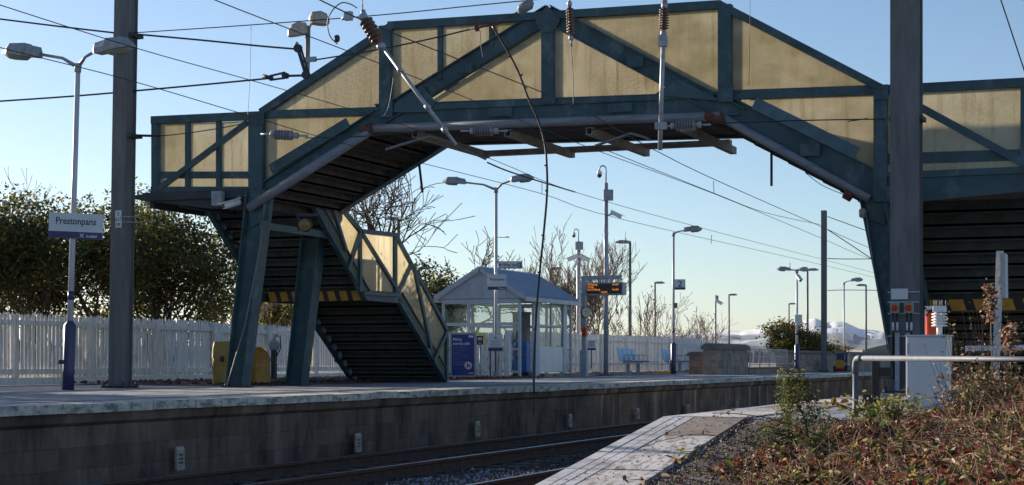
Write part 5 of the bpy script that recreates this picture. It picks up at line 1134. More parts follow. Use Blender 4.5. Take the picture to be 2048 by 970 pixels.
# isolators on the right mast
yF = bM2.y - .185
for px, lb in ((1790, 'grey isolator box with red switch, left one on the right mast'), (1818, 'grey isolator box with red switch, right one on the right mast')):
    c = py_(px, 616, yF - .05); t = thing('isolator_box', lb, 'isolator', c - ZP * .07, 'isolators on the right mast'); mb = MB(); mb.cbox(c, (.13, .08, .145)); obj('box', mb, 'lamp', t, .006)
    mb = MB(); mb.cbox(c + Vector((0, -.043, .0)), (.10, .006, .10)); obj('yellow_plate', mb, 'yellow', t); mb = MB(); mb.lathe(c + Vector((0, -.046, 0)), [(0, .042), (.02, .042), (.03, .03)], (0, -1, 0), 16); mb.cbox(c + Vector((0, -.078, 0)), (.02, .02, .07)); obj('switch', mb, 'red', t)
    mb = MB()
    for s in (-.03, .03): mb.tube([c + Vector((s, 0, -.07)), c + Vector((s, .02, -.2)), c + Vector((s, .02, -1.0))], .012, 8); 
    obj('conduit', mb, 'black', t); mb = MB()
    for s in (-.03, .03): mb.tube([c + Vector((s, .018, -.2)), c + Vector((s, .018, -.32))], .015, 8)
    obj('white_sleeve', mb, 'white', t)
c = py_(1799, 588, yF - .03); mb = MB(); mb.cbox(c, (.235, .015, .15)); single('warning_plate', mb, 'sign_glass', 'blank white plate above the isolators on the right mast', 'plate', c - ZP * .07)
mb = MB()
for yy in (584, 604, 627, 672): c = py_(1807, yy, yF - .012); mb.cbox(c, (.44, .02, .02))
single('mast_straps', mb, 'galv', 'galvanised straps and channels around the foot of the right mast', 'strap', py_(1807, 672, yF))
for px in (1795, 1816):
    mb = MB(); a = py_(px, 665, yF - .04); mb.box((a.x - .03, yF - .07, .02), (a.x + .03, yF - .03, a.z)); single('cable_guard', mb, 'galv', ('left' if px < 1800 else 'right') + '-hand galvanised cable guard at the mast foot', 'cable guard', (a.x, yF, 0), 'cable guards')
# white cabinet with weather station
D = 17.; a, b_ = onu(1812, 15.9, 0), None; c0 = pd(1812, 830, D); yy = c0.y; x0 = c0.x; x1 = py_(1893, 700, yy).x; zt = py_(1850, 672, yy).z
t = thing('equipment_cabinet', 'white metal equipment cabinet behind the galvanised handrail', 'cabinet', ((x0 + x1) / 2, yy + .2, -.35)); mb = MB(); mb.box((x0, yy, -.6), (x1, yy + .42, zt)); obj('cabinet_body', mb, 'cabinet', t, .008)
mb = MB(); mb.box((x0 + .012, yy - .008, -.3), (x1 - .012, yy - .001, zt - .02)); dr = obj('door', mb, 'cabinet', t, .003)
mb = MB()
for z in (zt - .12, zt - .55): mb.cbox((x0 + .02, yy - .012, z), (.012, .012, .10))
obj('hinge', mb, 'lamp', dr); mb = MB(); mb.box((x0 - .01, yy - .02, zt), (x1 + .01, yy + .44, zt + .012)); obj('lid', mb, 'cabinet', t)
p = pd(1879, 668, D + .2); t = thing('weather_station', 'white louvred weather sensor with spikes on the cabinet', 'weather sensor', (p.x, p.y, zt + .012)); mb = MB(); z = zt + .012
mb.lathe((p.x, p.y, z), [(0, .028), (.085, .028)], n=12); obj('stem', mb, 'white', t)
mb = MB(); prof = []
for k in range(5): prof += [(.085 + k * .028, .045), (.087 + k * .028, .075), (.096 + k * .028, .078), (.110 + k * .028, .045)]
mb.lathe((p.x, p.y, z), prof, n=20); obj('louvres', mb, 'white', t); mb = MB(); mb.box((p.x - .06, p.y - .05, z + .225), (p.x + .065, p.y + .05, z + .285)); obj('head', mb, 'white', t, .008)
mb = MB()
for k in range(5): mb.tube([(p.x - .055 + k * .028, p.y + (-.03 if k % 2 else .03), z + .28), (p.x - .055 + k * .028, p.y + (-.03 if k % 2 else .03), z + .345)], .004, 6)
obj('bird_spikes', mb, 'galv', t)
p = pd(1863, 668, 20); t = thing('orange_barrier', 'bright orange bin behind the white cabinet', 'bin', (p.x, p.y, 0)); w_ = .11; mb = MB(); mb.box((p.x - .058, p.y - .06, -.0), (p.x + .058, p.y + .1, pd(1858, 626, 20).z)); obj('body', mb, 'orange', t, .03)
mb = MB(); z = pd(1858, 622, 20).z; mb.tube([(p.x - .05, p.y - .07, z - .06), (p.x - .02, p.y - .08, z), (p.x + .04, p.y - .06, z + .02)], .012, 6); obj('strap', mb, 'black', t)
mb = MB(); mb.box((p.x - .09, p.y + .1, .1), (p.x - .075, p.y + .12, z + .05)); mb.box((p.x - .09, p.y + .1, z + .02), (p.x + .05, p.y + .12, z + .06)); obj('white_frame', mb, 'white', t)
# galvanised handrail
A = pd(1711, 716, 14.5); B = pd(2230, 720, 11.0); foot = pd(1711, 905, 14.5); t = thing('handrail', 'galvanised tubular handrail running to the right edge above the brambles', 'handrail', foot)
mb = MB(); mb.tube([foot, A - ZP * .10], .024, 14); obj('post', mb, 'galv_pipe', t); d = (B - A).normalized()
mb = MB(); mb.tube([A + d * .10, B], .0215, 14); obj('top_rail', mb, 'galv_pipe', t)
mb = MB(); mb.tube([A - ZP * .13, A - ZP * .07, A - ZP * .03 + d * .008, A - ZP * .008 + d * .03, A + d * .07, A + d * .13], .0285, 14); obj('elbow', mb, 'galv_pipe', t)
mb = MB(); mb.lathe(pd(1711, 862, 14.5), [(0, .03), (.05, .03)], n=12); mb.lathe(pd(1711, 862, 14.5) + ZP * .025, [(0, .02), (.07, .02)], d, 10); obj('coupling', mb, 'galv_pipe', t)
mb = MB(); mb.tube([pd(2230, 720, 11.0), pd(2230, 1100, 11.0)], .024, 12); obj('post', mb, 'galv_pipe', t)
# dark timber stile and stump, white post with board, white plank
p = pd(1750, 800, 15.8); t = thing('timber_fence', 'dark timber post with a side rail behind the handrail', 'timber post', (p.x, p.y, -.3)); mb = MB(); mb.box((p.x - .03, p.y, -.7), (p.x + .035, p.y + .08, pd(1750, 722, 15.8).z)); obj('post', mb, 'timber', t, .004); mb = MB(); z = pd(1750, 744, 15.8).z; mb.box((p.x + .035, p.y + .01, z - .04), (p.x + .15, p.y + .06, z + .04)); obj('rail', mb, 'timber', t)
p = pd(1737, 815, 15.0); mb = MB(); mb.box((p.x - .05, p.y, -.5), (p.x + .03, p.y + .1, pd(1737, 788, 15).z)); single('timber_stump', mb, 'timber', 'short dark timber stump at the edge of the near platform', 'timber post', (p.x, p.y, -.3), bevel=.006)
D = 19.; a, b_ = pd(1992, 720, D), pd(2000, 502, D); t = thing('sign_post', 'leaning white post with a narrow board seen edge on', 'sign post', pd(1992, 740, D)); mb = MB(); mb.bar(pd(1991, 760, D), b_, .075, .05, YP); obj('post', mb, mat('peeling_white', (.50, .50, .50), .7, var=.2, scale=3, extra=dirty(9, .6, (.12, .09, .07), .9)), t)
mb = MB(); mb.bar(pd(2009, 596, D), pd(2008, 508, D), .05, .30, YP); obj('board', mb, 'galv', t)
mb = MB(); p = pd(1990, 697, 21); mb.bar(pd(1935, 697, 21), pd(2120, 694, 21), .06, .5, YP); single('white_plank', mb, 'cabinet', 'pale weathered plank lying low behind the dead stalks', 'plank', p)
# distant shed
p = pd(1752, 700, 420); t = thing('industrial_shed', 'distant grey green shed left of the right bridge leg', 'shed', (p.x, p.y, 0)); mb = MB(); a, b_, c_, d_ = pd(1725, 712, 420), pd(1850, 712, 420), pd(1850, 683, 420), pd(1775, 689, 420)
e = pd(1725, 700, 420); mb.prism([a, b_, pd(1850, 696, 420), pd(1775, 698, 420), e], tuple(YH * 20)); obj('wall', mb, 'stone_dark', t); mb = MB(); mb.prism([e, pd(1775, 698, 420), pd(1850, 696, 420), c_, pd(1780, 687, 420)], tuple(YH * 21)); obj('roof', mb, mat('shed_roof', (.13, .17, .17), .7, var=.15, scale=.1), t)

# ------------------------------------------------------------------ vegetation
def grow(mb, p, d, L, r, depth, rg, tips, spread=.6, up=.12, kids=(2, 3), shrink=.76, sides=4, twist=.25, minr=.004):
    pts = [p]; rs = [r]; q = p; dd = d.copy(); n = 3
    for k in range(n):
        dd = (dd + Vector((rg.gauss(0, twist), rg.gauss(0, twist), rg.gauss(0, twist * .7) + up)) * .5).normalized(); q = q + dd * L / n; pts.append(q); rs.append(max(r * (1 - (k + 1) / n * .38), minr))
    mb.tube(pts, rs, sides if depth > 1 else 3, 0, False, True)
    if depth == 0: tips.append((q, dd)); return
    tips.append((pts[2], dd)) if depth == 1 else None
    for k in range(rg.randint(*kids)):
        a = Vector((rg.gauss(0, 1), rg.gauss(0, 1), rg.gauss(0, .8))); a = (a - dd * a.dot(dd)).normalized()
        nd = (dd + a * rg.uniform(.35, 1.15) * spread + ZP * up).normalized(); s = rg.choice((1, 2, 3, 3)) 
        grow(mb, pts[s], nd, L * shrink * rg.uniform(.75, 1.15), rs[s] * .72, depth - 1, rg, tips, spread, up, kids, shrink, sides, twist, minr)
def leaves(mb, tips, n, sig, size, rg, nm, wts, droop=0., elong=1.5, zmin=-9):
    for i in range(n):
        q, d = tips[rg.randrange(len(tips))]; c = q + Vector((rg.gauss(0, sig), rg.gauss(0, sig), rg.gauss(0, sig * .8) - droop * abs(rg.gauss(0, sig))))
        if c.z < zmin: continue
        a = Vector((rg.gauss(0, 1), rg.gauss(0, 1), rg.gauss(0, .7))).normalized(); b_ = a.orthogonal().normalized(); b_ = (Matrix.Rotation(rg.uniform(0, 6.28), 3, a) @ b_); s = size * rg.uniform(.5, 1.25)
        k = a.cross(b_) * s * .12; mi = rg.choices(range(nm), wts)[0]
        mb.add([c - a * s * elong / 2, c + b_ * s * .42 + k, c + a * s * elong / 2, c - b_ * s * .42 + k], [(0, 1, 2), (0, 2, 3)], mi)
def tree(name, px, base_z, D, top_py, label, cat, depth, trunk_r, nleaf=0, lsize=.07, lm=('l_dark',), wts=(1,), sig=.2, seed=1, stems=1, spread=.6, up=.12, kids=(2, 3), shrink=.76, bark='bark', group='trees behind the far platform', lean=0., fan=.5, twist=.25, minr=.005, elong=1.5):
    rg = random.Random(seed); b = pd(px, 700, D); b.z = base_z; H = pd(px, top_py, D).z - base_z
    tot = sum(shrink ** k for k in range(depth + 1)) * (.80 if stems == 1 else .78); mb = MB(); tips = []
    for s in range(stems):
        d = Vector((lean + rg.gauss(0, fan if stems > 1 else .05), rg.gauss(0, fan if stems > 1 else .05), 1)).normalized(); o = Vector((rg.gauss(0, .25), rg.gauss(0, .25), 0)) if stems > 1 else Vector()
        grow(mb, b + o, d, H / tot, trunk_r, depth, rg, tips, spread, up, kids, shrink, 5, twist, minr)
    zt = sorted(v[2] for v in mb.v)[int(len(mb.v) * (.97 if stems == 1 else .995))]; k = H / (zt - base_z)
    mb.v = [(b.x + (x - b.x) * (.5 + k * .5), b.y + (y - b.y) * (.5 + k * .5), base_z + (z - base_z) * k) for x, y, z in mb.v]
    tips = [(Vector((b.x + (q.x - b.x) * (.5 + k * .5), b.y + (q.y - b.y) * (.5 + k * .5), base_z + (q.z - base_z) * k)), d) for q, d in tips]
    t = thing(name, label, cat, b, group); obj('trunk', mb, bark, t)
    if nleaf: m2 = MB(); leaves(m2, tips, nleaf, sig, lsize, rg, len(lm), wts, elong=elong); obj('crown', m2, list(lm), t)
    return t
G1 = ('l_dark', 'l_olive', 'l_yel', 'l_gold')
kw = dict(depth=5, trunk_r=.07, lsize=.075, lm=G1, sig=.21, stems=6, spread=.75, fan=.42, up=.08)
tree('leafy_shrub', -20, -.2, 40, 395, 'tall dense shrub with golden leaf tips at the left edge behind the fence', 'shrub', nleaf=17000, seed=3, wts=(.42, .40, .08, .10), **kw)
tree('leafy_shrub', 105, -.2, 41.5, 372, 'dense dark green shrub behind the name board', 'shrub', nleaf=17000, seed=5, wts=(.48, .40, .04, .08), **kw)
tree('leafy_shrub', 235, -.2, 42, 398, 'dark leafy shrub behind the left mast', 'shrub', nleaf=15000, seed=8, wts=(.5, .40, .02, .08), **kw)
tree('leafy_shrub', 345, -.2, 42.5, 402, 'rounded leafy shrub below the left bridge landing', 'shrub', nleaf=17000, seed=11, wts=(.5, .38, .03, .09), **kw)
kw2 = dict(depth=5, trunk_r=.05, stems=5, spread=.7, fan=.3, up=.12, bark='twig', minr=.007)
for k, (yy, xx, hh, lb) in enumerate(((13.5, -22.3, 4.4, 'tall unseen leafy shrub added to shade the ramp, nearest one'), (17.0, -22.8, 4.0, 'second unseen leafy shrub added to shade the ramp'), (21.0, -22.2, 4.5, 'leafy shrub just outside the left edge'))):
    q = Vector((xx, yy, 0)) - ORG; DD = q.dot(YH); tree('leafy_shrub', 1024 + F * q.dot(XH) / DD, -.2, DD, HOR - F * (hh - CZ) / DD, lb, 'shrub', 5, .07, nleaf=6000, lsize=.11, lm=G1, wts=(.5, .4, .05, .05), sig=.24, seed=80 + k, stems=6, spread=.75, fan=.42, up=.08)  # unseen shrubs, added for the shadows they throw towards the ramp
tree('bare_shrub', 60, -.2, 43.5, 358, 'bare twiggy shrub poking above the leafy shrubs by the left mast', 'shrub', seed=21, **kw2)
tree('bare_shrub', 470, -.2, 50, 470, 'bare shrub with tangled twigs left of the bridge legs', 'shrub', seed=22, nleaf=500, lsize=.1, lm=G1, wts=(.3, .3, .2, .2), **kw2)
tree('bare_shrub', 560, -.2, 56, 560, 'low tangled shrub seen between the bridge legs', 'shrub', seed=23, nleaf=3500, lsize=.12, lm=G1, wts=(.3, .3, .2, .2), **kw2)
tree('leafy_shrub', 620, -.2, 60, 590, 'low olive shrub behind the stairs', 'shrub', seed=24, nleaf=3500, lsize=.13, lm=G1, wts=(.4, .3, .2, .1), sig=.3, **kw2)
tree('bare_tree', 812, -.2, 60, 335, 'tall bare tree with thick crooked limbs behind the stairs', 'tree', 6, .24, seed=37, spread=.95, up=.05, kids=(2, 4), shrink=.82, bark='bark', minr=.011, twist=.34)
tree('bare_tree', 730, -.2, 64, 392, 'slimmer bare tree just right of the stair top', 'tree', 6, .13, seed=42, spread=.8, up=.07, kids=(2, 3), shrink=.82, bark='bark', minr=.011, twist=.3)
tree('bare_tree', 935, -.2, 62, 480, 'spreading bare tree above the left side of the shelter roof', 'tree', 6, .13, seed=45, spread=.95, up=.05, kids=(2, 3), shrink=.82, bark='bark', minr=.011, twist=.3)
tree('ivy_tree', 872, -.2, 58, 545, 'dark ivy-clad tree between the stairs and the shelter', 'tree', 5, .12, nleaf=14000, lsize=.09, lm=G1, wts=(.66, .28, .02, .04), sig=.2, seed=47, stems=3, fan=.22, spread=.55)
tree('bare_bush', 1195, -.3, 80, 475, 'large fan-shaped bare bush behind the departure screen', 'bush', 6, .07, seed=52, stems=7, fan=.42, spread=.55, up=.14, bark='twig', minr=.011, kids=(2, 3), twist=.2)
tree('bare_bush', 1130, -.3, 84, 520, 'bare bush rising behind the right end of the shelter roof', 'bush', 5, .06, seed=54, stems=5, fan=.4, spread=.55, up=.14, bark='twig', minr=.011, twist=.2)
for k, (px, D, tp, lb) in enumerate(((1298, 82, 582, 'small bare bush behind the first bench'), (1378, 84, 628, 'tiny bare bush right of the number 2 lamp post'), (1412, 86, 622, 'bare arching bush above the end pickets'), (1250, 86, 630, 'low bare bush behind the tall flat-headed lamp'), (1330, 86, 640, 'low brown bush between the two benches'))):
    tree('bare_bush', px, -.3, D, tp, lb, 'bush', 4, .03, seed=60 + k, stems=5, fan=.4, spread=.6, up=.12, bark='twig', minr=.009, nleaf=60, lsize=.09, lm=('l_brown', 'l_tan'), wts=(.6, .4), sig=.15)
tree('conifer_bush', 1585, -.3, 76, 650, 'golden green spreading conifer bush behind the stone parapet', 'bush', 5, .06, nleaf=9500, lsize=.085, lm=('l_olive', 'l_gold', 'l_dark', 'l_yel'), wts=(.42, .32, .14, .12), sig=.15, seed=71, stems=5, fan=.3, spread=.6, up=.08)
tree('conifer_bush', 1618, -.3, 78, 672, 'lower lobe of golden conifer beside the distant mast', 'bush', 4, .05, nleaf=5000, lsize=.08, lm=('l_olive', 'l_gold', 'l_dark', 'l_yel'), wts=(.42, .32, .14, .12), sig=.15, seed=72, stems=6, fan=.45, spread=.7, up=.05)
# sapling and low conifer in front
def pendulous(px, D, top_py, base_py, label, wpx_, seed, n=2600, col=('l_green', 'l_olive', 'l_dark', 'l_yel'), wts=(.4, .3, .2, .1), lsize=.018, lean=18, f0=.18):
    rg = random.Random(seed); b = pd(px, base_py, D); tp = pd(px - lean, top_py, D); t = thing('conifer_sapling', label, 'sapling', b, 'young conifers on the ramp'); mb = MB(); tips = []
    st_ = [b.lerp(tp, k / 5) + Vector((rg.gauss(0, .01), 0, 0)) for k in range(6)]; mb.tube(st_, [.012, .011, .010, .008, .006, .003], 6)
    H = (tp - b).length
    for k in range(46):
        f = rg.uniform(f0, 1); o = b.lerp(tp, f); a = rg.uniform(0, 6.28); L = wpx_ * D / F * (1.15 - f * .75) * rg.uniform(.5, 1); d = Vector((math.cos(a), math.sin(a), .25))
        pts = [o, o + d * L * .5, o + Vector((d.x, d.y, 0)) * L * .85 - ZP * L * .12, o + Vector((d.x, d.y, 0)) * L - ZP * L * rg.uniform(.6, 1.5)]
        mb.tube(pts, [.004, .003, .002, .0015], 4)
        for s in range(7): q = pts[1].lerp(pts[2], s / 6) if s < 3 else pts[2].lerp(pts[3], (s - 3) / 3); tips.append((q, d))
    obj('stem', mb, 'twig', t); m2 = MB(); leaves(m2, tips, n, .022, lsize, rg, len(col), wts, droop=1., elong=2.4); obj('foliage', m2, list(col), t)
pendulous(1628, 12.6, 738, 905, 'slender conifer sapling with drooping sprays on the ramp', 85, 5, 1500, lean=48, f0=.42, lsize=.0155, wts=(.45, .35, .1, .1))
pendulous(1570, 12.3, 842, 940, 'low dark conifer spray left of the sapling', 100, 9, 1000, wts=(.4, .25, .3, .05), lsize=.015)
pendulous(1650, 12.0, 866, 950, 'low dark green conifer tuft at the foot of the sapling', 80, 12, 800, wts=(.45, .25, .25, .05), lsize=.015)

# brambles in the lower right
rg = random.Random(99)
OUT = [(1330, 985), (1400, 945), (1450, 915), (1500, 893), (1560, 880), (1640, 872), (1700, 862), (1760, 848), (1830, 838), (1900, 826), (1960, 800), (2048, 772), (2200, 740)]
def outl(px):
    for (a, b_), (c_, d_) in zip(OUT, OUT[1:]):
        if a <= px <= c_: return b_ + (d_ - b_) * (px - a) / (c_ - a)
    return OUT[0][1] if px < OUT[0][0] else OUT[-1][1]
def ztop(X, Y):
    px = 1024 + F * X / Y; pxo = 1024 + F * X / 13.2 if False else px
    zo = CZ - (outl(px) - HOR) / F * 13.2
    base = zo - (13.2 - Y) * .045
    return base + .10 * mnoise.noise(Vector((X * 2.3, Y * 1.9, 0))) + .085 * mnoise.noise(Vector((X * 6, Y * 4.5, 4)))
def inside(X, Y):
    P = ORG + XH * X + YH * Y; v = -P.x; px = 1024 + F * X / Y
    lim = 3.08 - .35 * max(0, P.y - 12.0) + .25 * mnoise.noise(Vector((X * 3, Y * 3, 7)))
    return v < lim
m = MB(); idx = {}; nx, ny = 60, 60
for j in range(ny + 1):
    for i in range(nx + 1):
        Y = 6.2 + 7.6 * j / ny; X = .8 + (4.6 - .8) * i / nx
        P = ORG + XH * X + YH * Y; P.z = ztop(X, Y) - .17 if inside(X, Y) else -1.2; m.v.append(tuple(P))
for j in range(ny):
    for i in range(nx): a = j * (nx + 1) + i; m.f.append((a, a + 1, a + nx + 2, a + nx + 1)); m.m.append(0); m.sm.append(True)
M['under'] = mat('bramble_filler', (.045, .028, .02), .95, var=.6, scale=20, bump=1.)  # dark filler sheet below the leaves, closes the view through them
struct('bramble_mound', m, 'under')
BM = ('l_brown', 'l_tan', 'l_olive', 'l_yel', 'l_red', 'l_green', 'l_dark')
def bleaf(mb, c, s, mi, rg, flat=.5):
    a = Vector((rg.gauss(0, 1), rg.gauss(0, 1), rg.gauss(0, flat))).normalized(); nr = Vector((rg.gauss(0, .8), rg.gauss(0, .8), 1)); b_ = nr.cross(a).normalized(); k = a.cross(b_).normalized() * s * .14 * (1 if rg.random() < .7 else -1)
    mb.add([c - a * s * .55, c - a * s * .25 + b_ * s * .30 + k, c + a * s * .2 + b_ * s * .30 + k, c + a * s * .6, c + a * s * .2 - b_ * s * .30 + k, c - a * s * .25 - b_ * s * .30 + k], [(0, 1, 2, 3), (0, 3, 4, 5)], mi)
mb = MB(); n = 0
while n < 56000:
    Y = 6.6 + 7.0 * rg.random() ** .8; X = .8 + 3.8 * rg.random()
    if not inside(X, Y): continue
    px = 1024 + F * X / Y
    if px > 2120: continue
    cl = mnoise.noise(Vector((X * 3.3, Y * 3.3, 9))); n += 1
    P = ORG + XH * X + YH * Y; P.z = ztop(X, Y) - abs(rg.gauss(0, .07)) + (.05 if rg.random() < .08 else 0)
    g = mnoise.noise(Vector((X * 1.6, Y * 1.6, 33)))
    wt = (.46, .14, .08, .03, .14, .03, .12) if g < .12 else (.30, .10, .20, .12, .05, .10, .13)
    bleaf(mb, P, rg.uniform(.020, .052), rg.choices(range(7), wt)[0], rg)
o = obj('bramble_leaves', mb, list(BM)); o['label'] = 'mass of brown, red and green bramble leaves in the lower right'; o['category'] = 'brambles'; o['kind'] = 'stuff'
# stems and arching canes
mb = MB()
for k in range(5200):
    Y = 6.8 + 6.8 * rg.random(); X = .9 + 3.6 * rg.random()
    if not inside(X, Y) or 1024 + F * X / Y > 2120: continue
    P = ORG + XH * X + YH * Y; P.z = ztop(X, Y) - rg.uniform(.02, .15); d = Vector((rg.gauss(0, 1), rg.gauss(0, 1), rg.uniform(.15, 1.3))).normalized(); L = rg.uniform(.10, .32)
    q1 = P + d * L * .5; q2 = q1 + (d + Vector((0, 0, -.35))).normalized() * L * .5; mb.tube([P, q1, q2], [.0028, .0022, .0012], 3, rg.choice((0, 0, 1)), False)
for k in range(260):
    Y = 7.2 + 6.4 * rg.random(); X = .9 + 3.6 * rg.random()
    if not inside(X, Y) or 1024 + F * X / Y > 2120: continue
    P = ORG + XH * X + YH * Y; P.z = ztop(X, Y) - .08; a = rg.uniform(0, 6.28); L = rg.uniform(.3, .8); h = rg.uniform(.05, .16); pts = []
    for q in range(8): f = q / 7; pts.append(P + Vector((math.cos(a), math.sin(a), 0)) * L * f + ZP * (h * math.sin(math.pi * min(1, f * 1.05)) + rg.gauss(0, .004)))
    mb.tube(pts, [.0036 - .0025 * q / 7 for q in range(8)], 4, rg.choice((0, 0, 0, 1)), False)
for k in range(1000):
    Y = 7.2 + 6.4 * rg.random(); X = .9 + 3.6 * rg.random()
    if not inside(X, Y) or 1024 + F * X / Y > 2120 or mnoise.noise(Vector((X * 2, Y * 2, 50))) < .02: continue
    P = ORG + XH * X + YH * Y; P.z = ztop(X, Y) - .10; L = rg.uniform(.08, .26); d = Vector((rg.gauss(0, .5), rg.gauss(0, .5), 1)).normalized(); e = P + d * L; e2 = e + Vector((d.x, d.y, -.2)) * L * .5; sd = XH * .0022
    mb.add([P - sd, P + sd, e + sd * .7, e - sd * .7, e2], [(0, 1, 2, 3), (3, 2, 4)], 2)
o = obj('bramble_stems', mb, ['twig', 'twig_pale', 'l_tan']); o['label'] = 'tangled thin bramble stems among the leaves'; o['category'] = 'brambles'; o['kind'] = 'stuff'
mb = MB()
for k in range(230):
    Y = 7.5 + 6 * rg.random(); X = 1.2 + 3.2 * rg.random()
    if not inside(X, Y): continue
    P = ORG + XH * X + YH * Y; P.z = ztop(X, Y) + rg.uniform(-.03, .03); s = rg.uniform(.005, .009); mb.lathe(P, [(-s, s * .3), (-s * .5, s * .85), (0, s), (s * .6, s * .8), (s, s * .2)], (0, 0, 1), 7)
o = obj('rose_hips', mb, 'berry'); o['label'] = 'little red hips dotted through the brambles'; o['category'] = 'berries'; o['kind'] = 'stuff'
def cane(pts, label, nl=14, seed=1, cols=('l_yel', 'l_red', 'l_brown', 'l_green'), ls=.045, r=.004):
    rg = random.Random(seed); P = [pd(*p) for p in pts]; Q = []
    for i in range(len(P) - 1):
        p0, p1, p2, p3 = P[max(i - 1, 0)], P[i], P[i + 1], P[min(i + 2, len(P) - 1)]
        for k in range(6): s = k / 6; Q.append(.5 * ((2 * p1) + (p2 - p0) * s + (2 * p0 - 5 * p1 + 4 * p2 - p3) * s * s + (3 * p1 - p0 - 3 * p2 + p3) * s ** 3))
    Q.append(P[-1]); t = thing('bramble_cane', label, 'bramble cane', P[0], 'arching bramble canes'); mb = MB(); mb.tube(Q, [r * (1 - .5 * i / len(Q)) for i in range(len(Q))], 6); obj('stem', mb, 'twig', t)
    mb = MB()
    for k in range(nl):
        q = Q[int((.25 + .75 * rg.random()) * (len(Q) - 1))] + Vector((rg.gauss(0, .03), rg.gauss(0, .03), rg.gauss(0, .02))); bleaf(mb, q, ls * rg.uniform(.6, 1.2), rg.randrange(len(cols)), rg, .8)
    obj('leaves', mb, list(cols), t)
cane([(1660, 880, 10.5), (1560, 842, 10.6), (1480, 828, 10.7), (1425, 826, 10.7)], 'arching cane with red leaves reaching over the near platform slabs', 16, 3, ('l_red', 'l_brown'), .04)
cane([(1790, 880, 10.2), (1740, 838, 10.3), (1690, 812, 10.3), (1655, 805, 10.3)], 'cane with yellow green leaves crossing the handrail post', 16, 4, ('l_yel', 'l_gold', 'l_green', 'l_brown'), .055)
cane([(1560, 900, 10.2), (1480, 882, 10.2), (1400, 868, 10.2), (1330, 880, 10.1), (1280, 896, 10.0)], 'long thin cane trailing left across the pale ramp slabs', 3, 5, ('l_brown', 'l_red'), .03, .0028)
cane([(1420, 970, 9.4), (1360, 955, 9.3), (1300, 960, 9.2), (1255, 958, 9.2)], 'short cane with small leaves over the lowest ramp slab', 14, 6, ('l_tan', 'l_olive', 'l_brown'), .04, .003)
cane([(1480, 950, 9.4), (1430, 915, 9.5), (1370, 903, 9.5), (1345, 925, 9.5)], 'leafy cane with tan leaves leaning over the gravel', 18, 7, ('l_tan', 'l_yel', 'l_brown', 'l_olive'), .05, .003)
# clump beside the cabinet and dead stalks on the right
def clump(px, D, w_, h0, h1, label, n, cols, wts, seed, stalk='twig_pale', ns=80, ls=.03, name='leafy_clump', cat='plant'):
    rg = random.Random(seed); b = pd(px, h0, D); t = thing(name, label, cat, b, 'plants among the brambles'); mb = MB(); tips = []; W = w_ * D / F
    for k in range(ns):
        o = b + XH * rg.uniform(-.5, .5) * W + YH * rg.uniform(-.25, .25); zt = pd(px, h1, D).z; L = (zt - b.z) * rg.uniform(.4, 1.) ; d = Vector((rg.gauss(0, .22), rg.gauss(0, .22), 1)).normalized()
        pts = [o, o + d * L * .5 + Vector((rg.gauss(0, .02), 0, 0)), o + d * L + Vector((rg.gauss(0, .05), rg.gauss(0, .05), 0))]; mb.tube(pts, [.004, .003, .0015], 4, 0, False)
        for s in range(6): tips.append((pts[0].lerp(pts[2], .35 + .65 * s / 5), d))
    obj('stalks', mb, stalk, t); m2 = MB(); leaves(m2, tips, n, .028, ls, rg, len(cols), wts, elong=1.6); obj('leaves', m2, list(cols), t)
clump(1775, 13.6, 90, 900, 782, 'yellow green leafy clump left of the white cabinet', 1900, ('l_yel', 'l_olive', 'l_green', 'l_tan'), (.35, .35, .2, .1), 3, ls=.032)
clump(1860, 12.8, 110, 900, 762, 'thin pale dead stalks in front of the white cabinet', 90, ('l_tan', 'l_brown'), (.6, .4), 4, ns=26, ls=.02, name='dead_stalks')
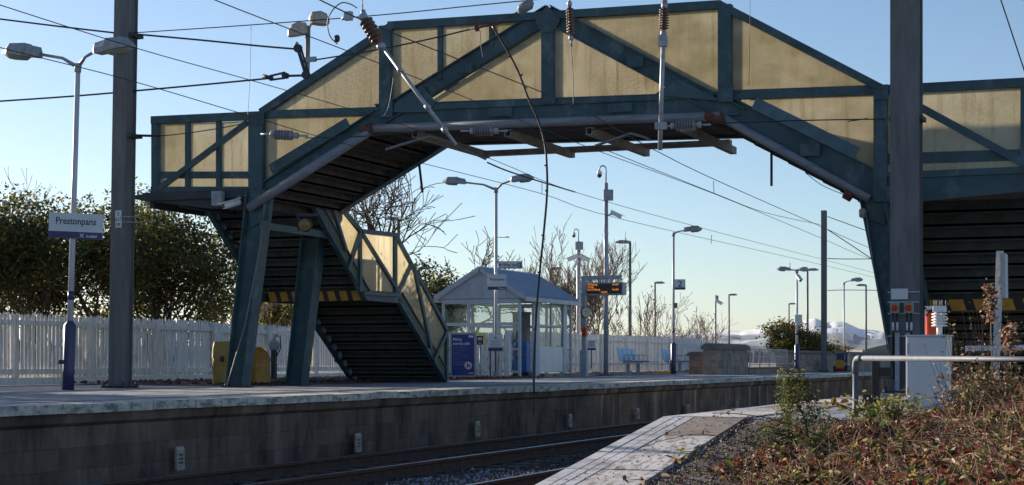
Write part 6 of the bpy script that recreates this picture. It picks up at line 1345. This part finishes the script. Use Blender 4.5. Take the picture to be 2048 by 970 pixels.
clump(1965, 15.5, 130, 850, 600, 'tall brown dead stalks against the dark stair at the right', 420, ('l_brown', 'l_tan', 'l_green'), (.5, .3, .2), 5, 'twig', ns=70, ls=.022, name='dead_stalks')
clump(2010, 12.4, 170, 880, 720, 'tangled brown and green weeds at the right edge under the handrail', 3600, ('l_brown', 'l_tan', 'l_green', 'l_dark', 'l_olive'), (.38, .2, .12, .2, .1), 6, 'twig', ns=190, ls=.024)
clump(1950, 12.6, 70, 900, 750, 'dark dry weeds beside the right flank of the cabinet', 1100, ('l_brown', 'l_tan', 'l_olive', 'l_dark'), (.4, .2, .15, .25), 7, 'twig', ns=90, ls=.022)
for k, (px, tp, D, lb) in enumerate(((1986, 572, 15.2, 'feathery dead flower spike before the dark stair'), (2025, 655, 13.5, 'dry brown spray arching at the right edge'))):
    rg2 = random.Random(k); b = pd(px, 800, D); tt = pd(px - 6, tp, D); t = thing('dead_stalks', lb, 'plant', b, 'plants among the brambles'); mb = MB(); mb.tube([b, b.lerp(tt, .5), tt], [.006, .005, .003], 5); obj('stalk', mb, 'twig_pale', t)
    m2 = MB(); tips = [(b.lerp(tt, .7 + .3 * s / 12), ZP) for s in range(13)]; leaves(m2, tips, 260, .03, .03, rg2, 2, (.5, .5)); obj('leaves', m2, ['l_tan', 'l_brown'], t)

# ------------------------------------------------------------------ the air
hb = bpy.data.meshes.new('haze'); mb = MB(); mb.box((-31000, -400, -8), (42000, 34000, 900)); hz = obj('haze', mb, []) 
hm = bpy.data.materials.new('haze'); hm.use_nodes = True; hn = hm.node_tree; hn.nodes.clear(); ho = hn.nodes.new('ShaderNodeOutputMaterial'); pv_ = hn.nodes.new('ShaderNodeVolumePrincipled')
pv_.inputs['Color'].default_value = (.80, .88, 1, 1); pv_.inputs['Density'].default_value = 7e-6; pv_.inputs['Anisotropy'].default_value = .2; hn.links.new(pv_.outputs[0], ho.inputs['Volume'])
hz.data.materials.append(hm); hz['kind'] = 'stuff'; hz['label'] = 'pale winter haze over the distant hills'; hz['category'] = 'haze'
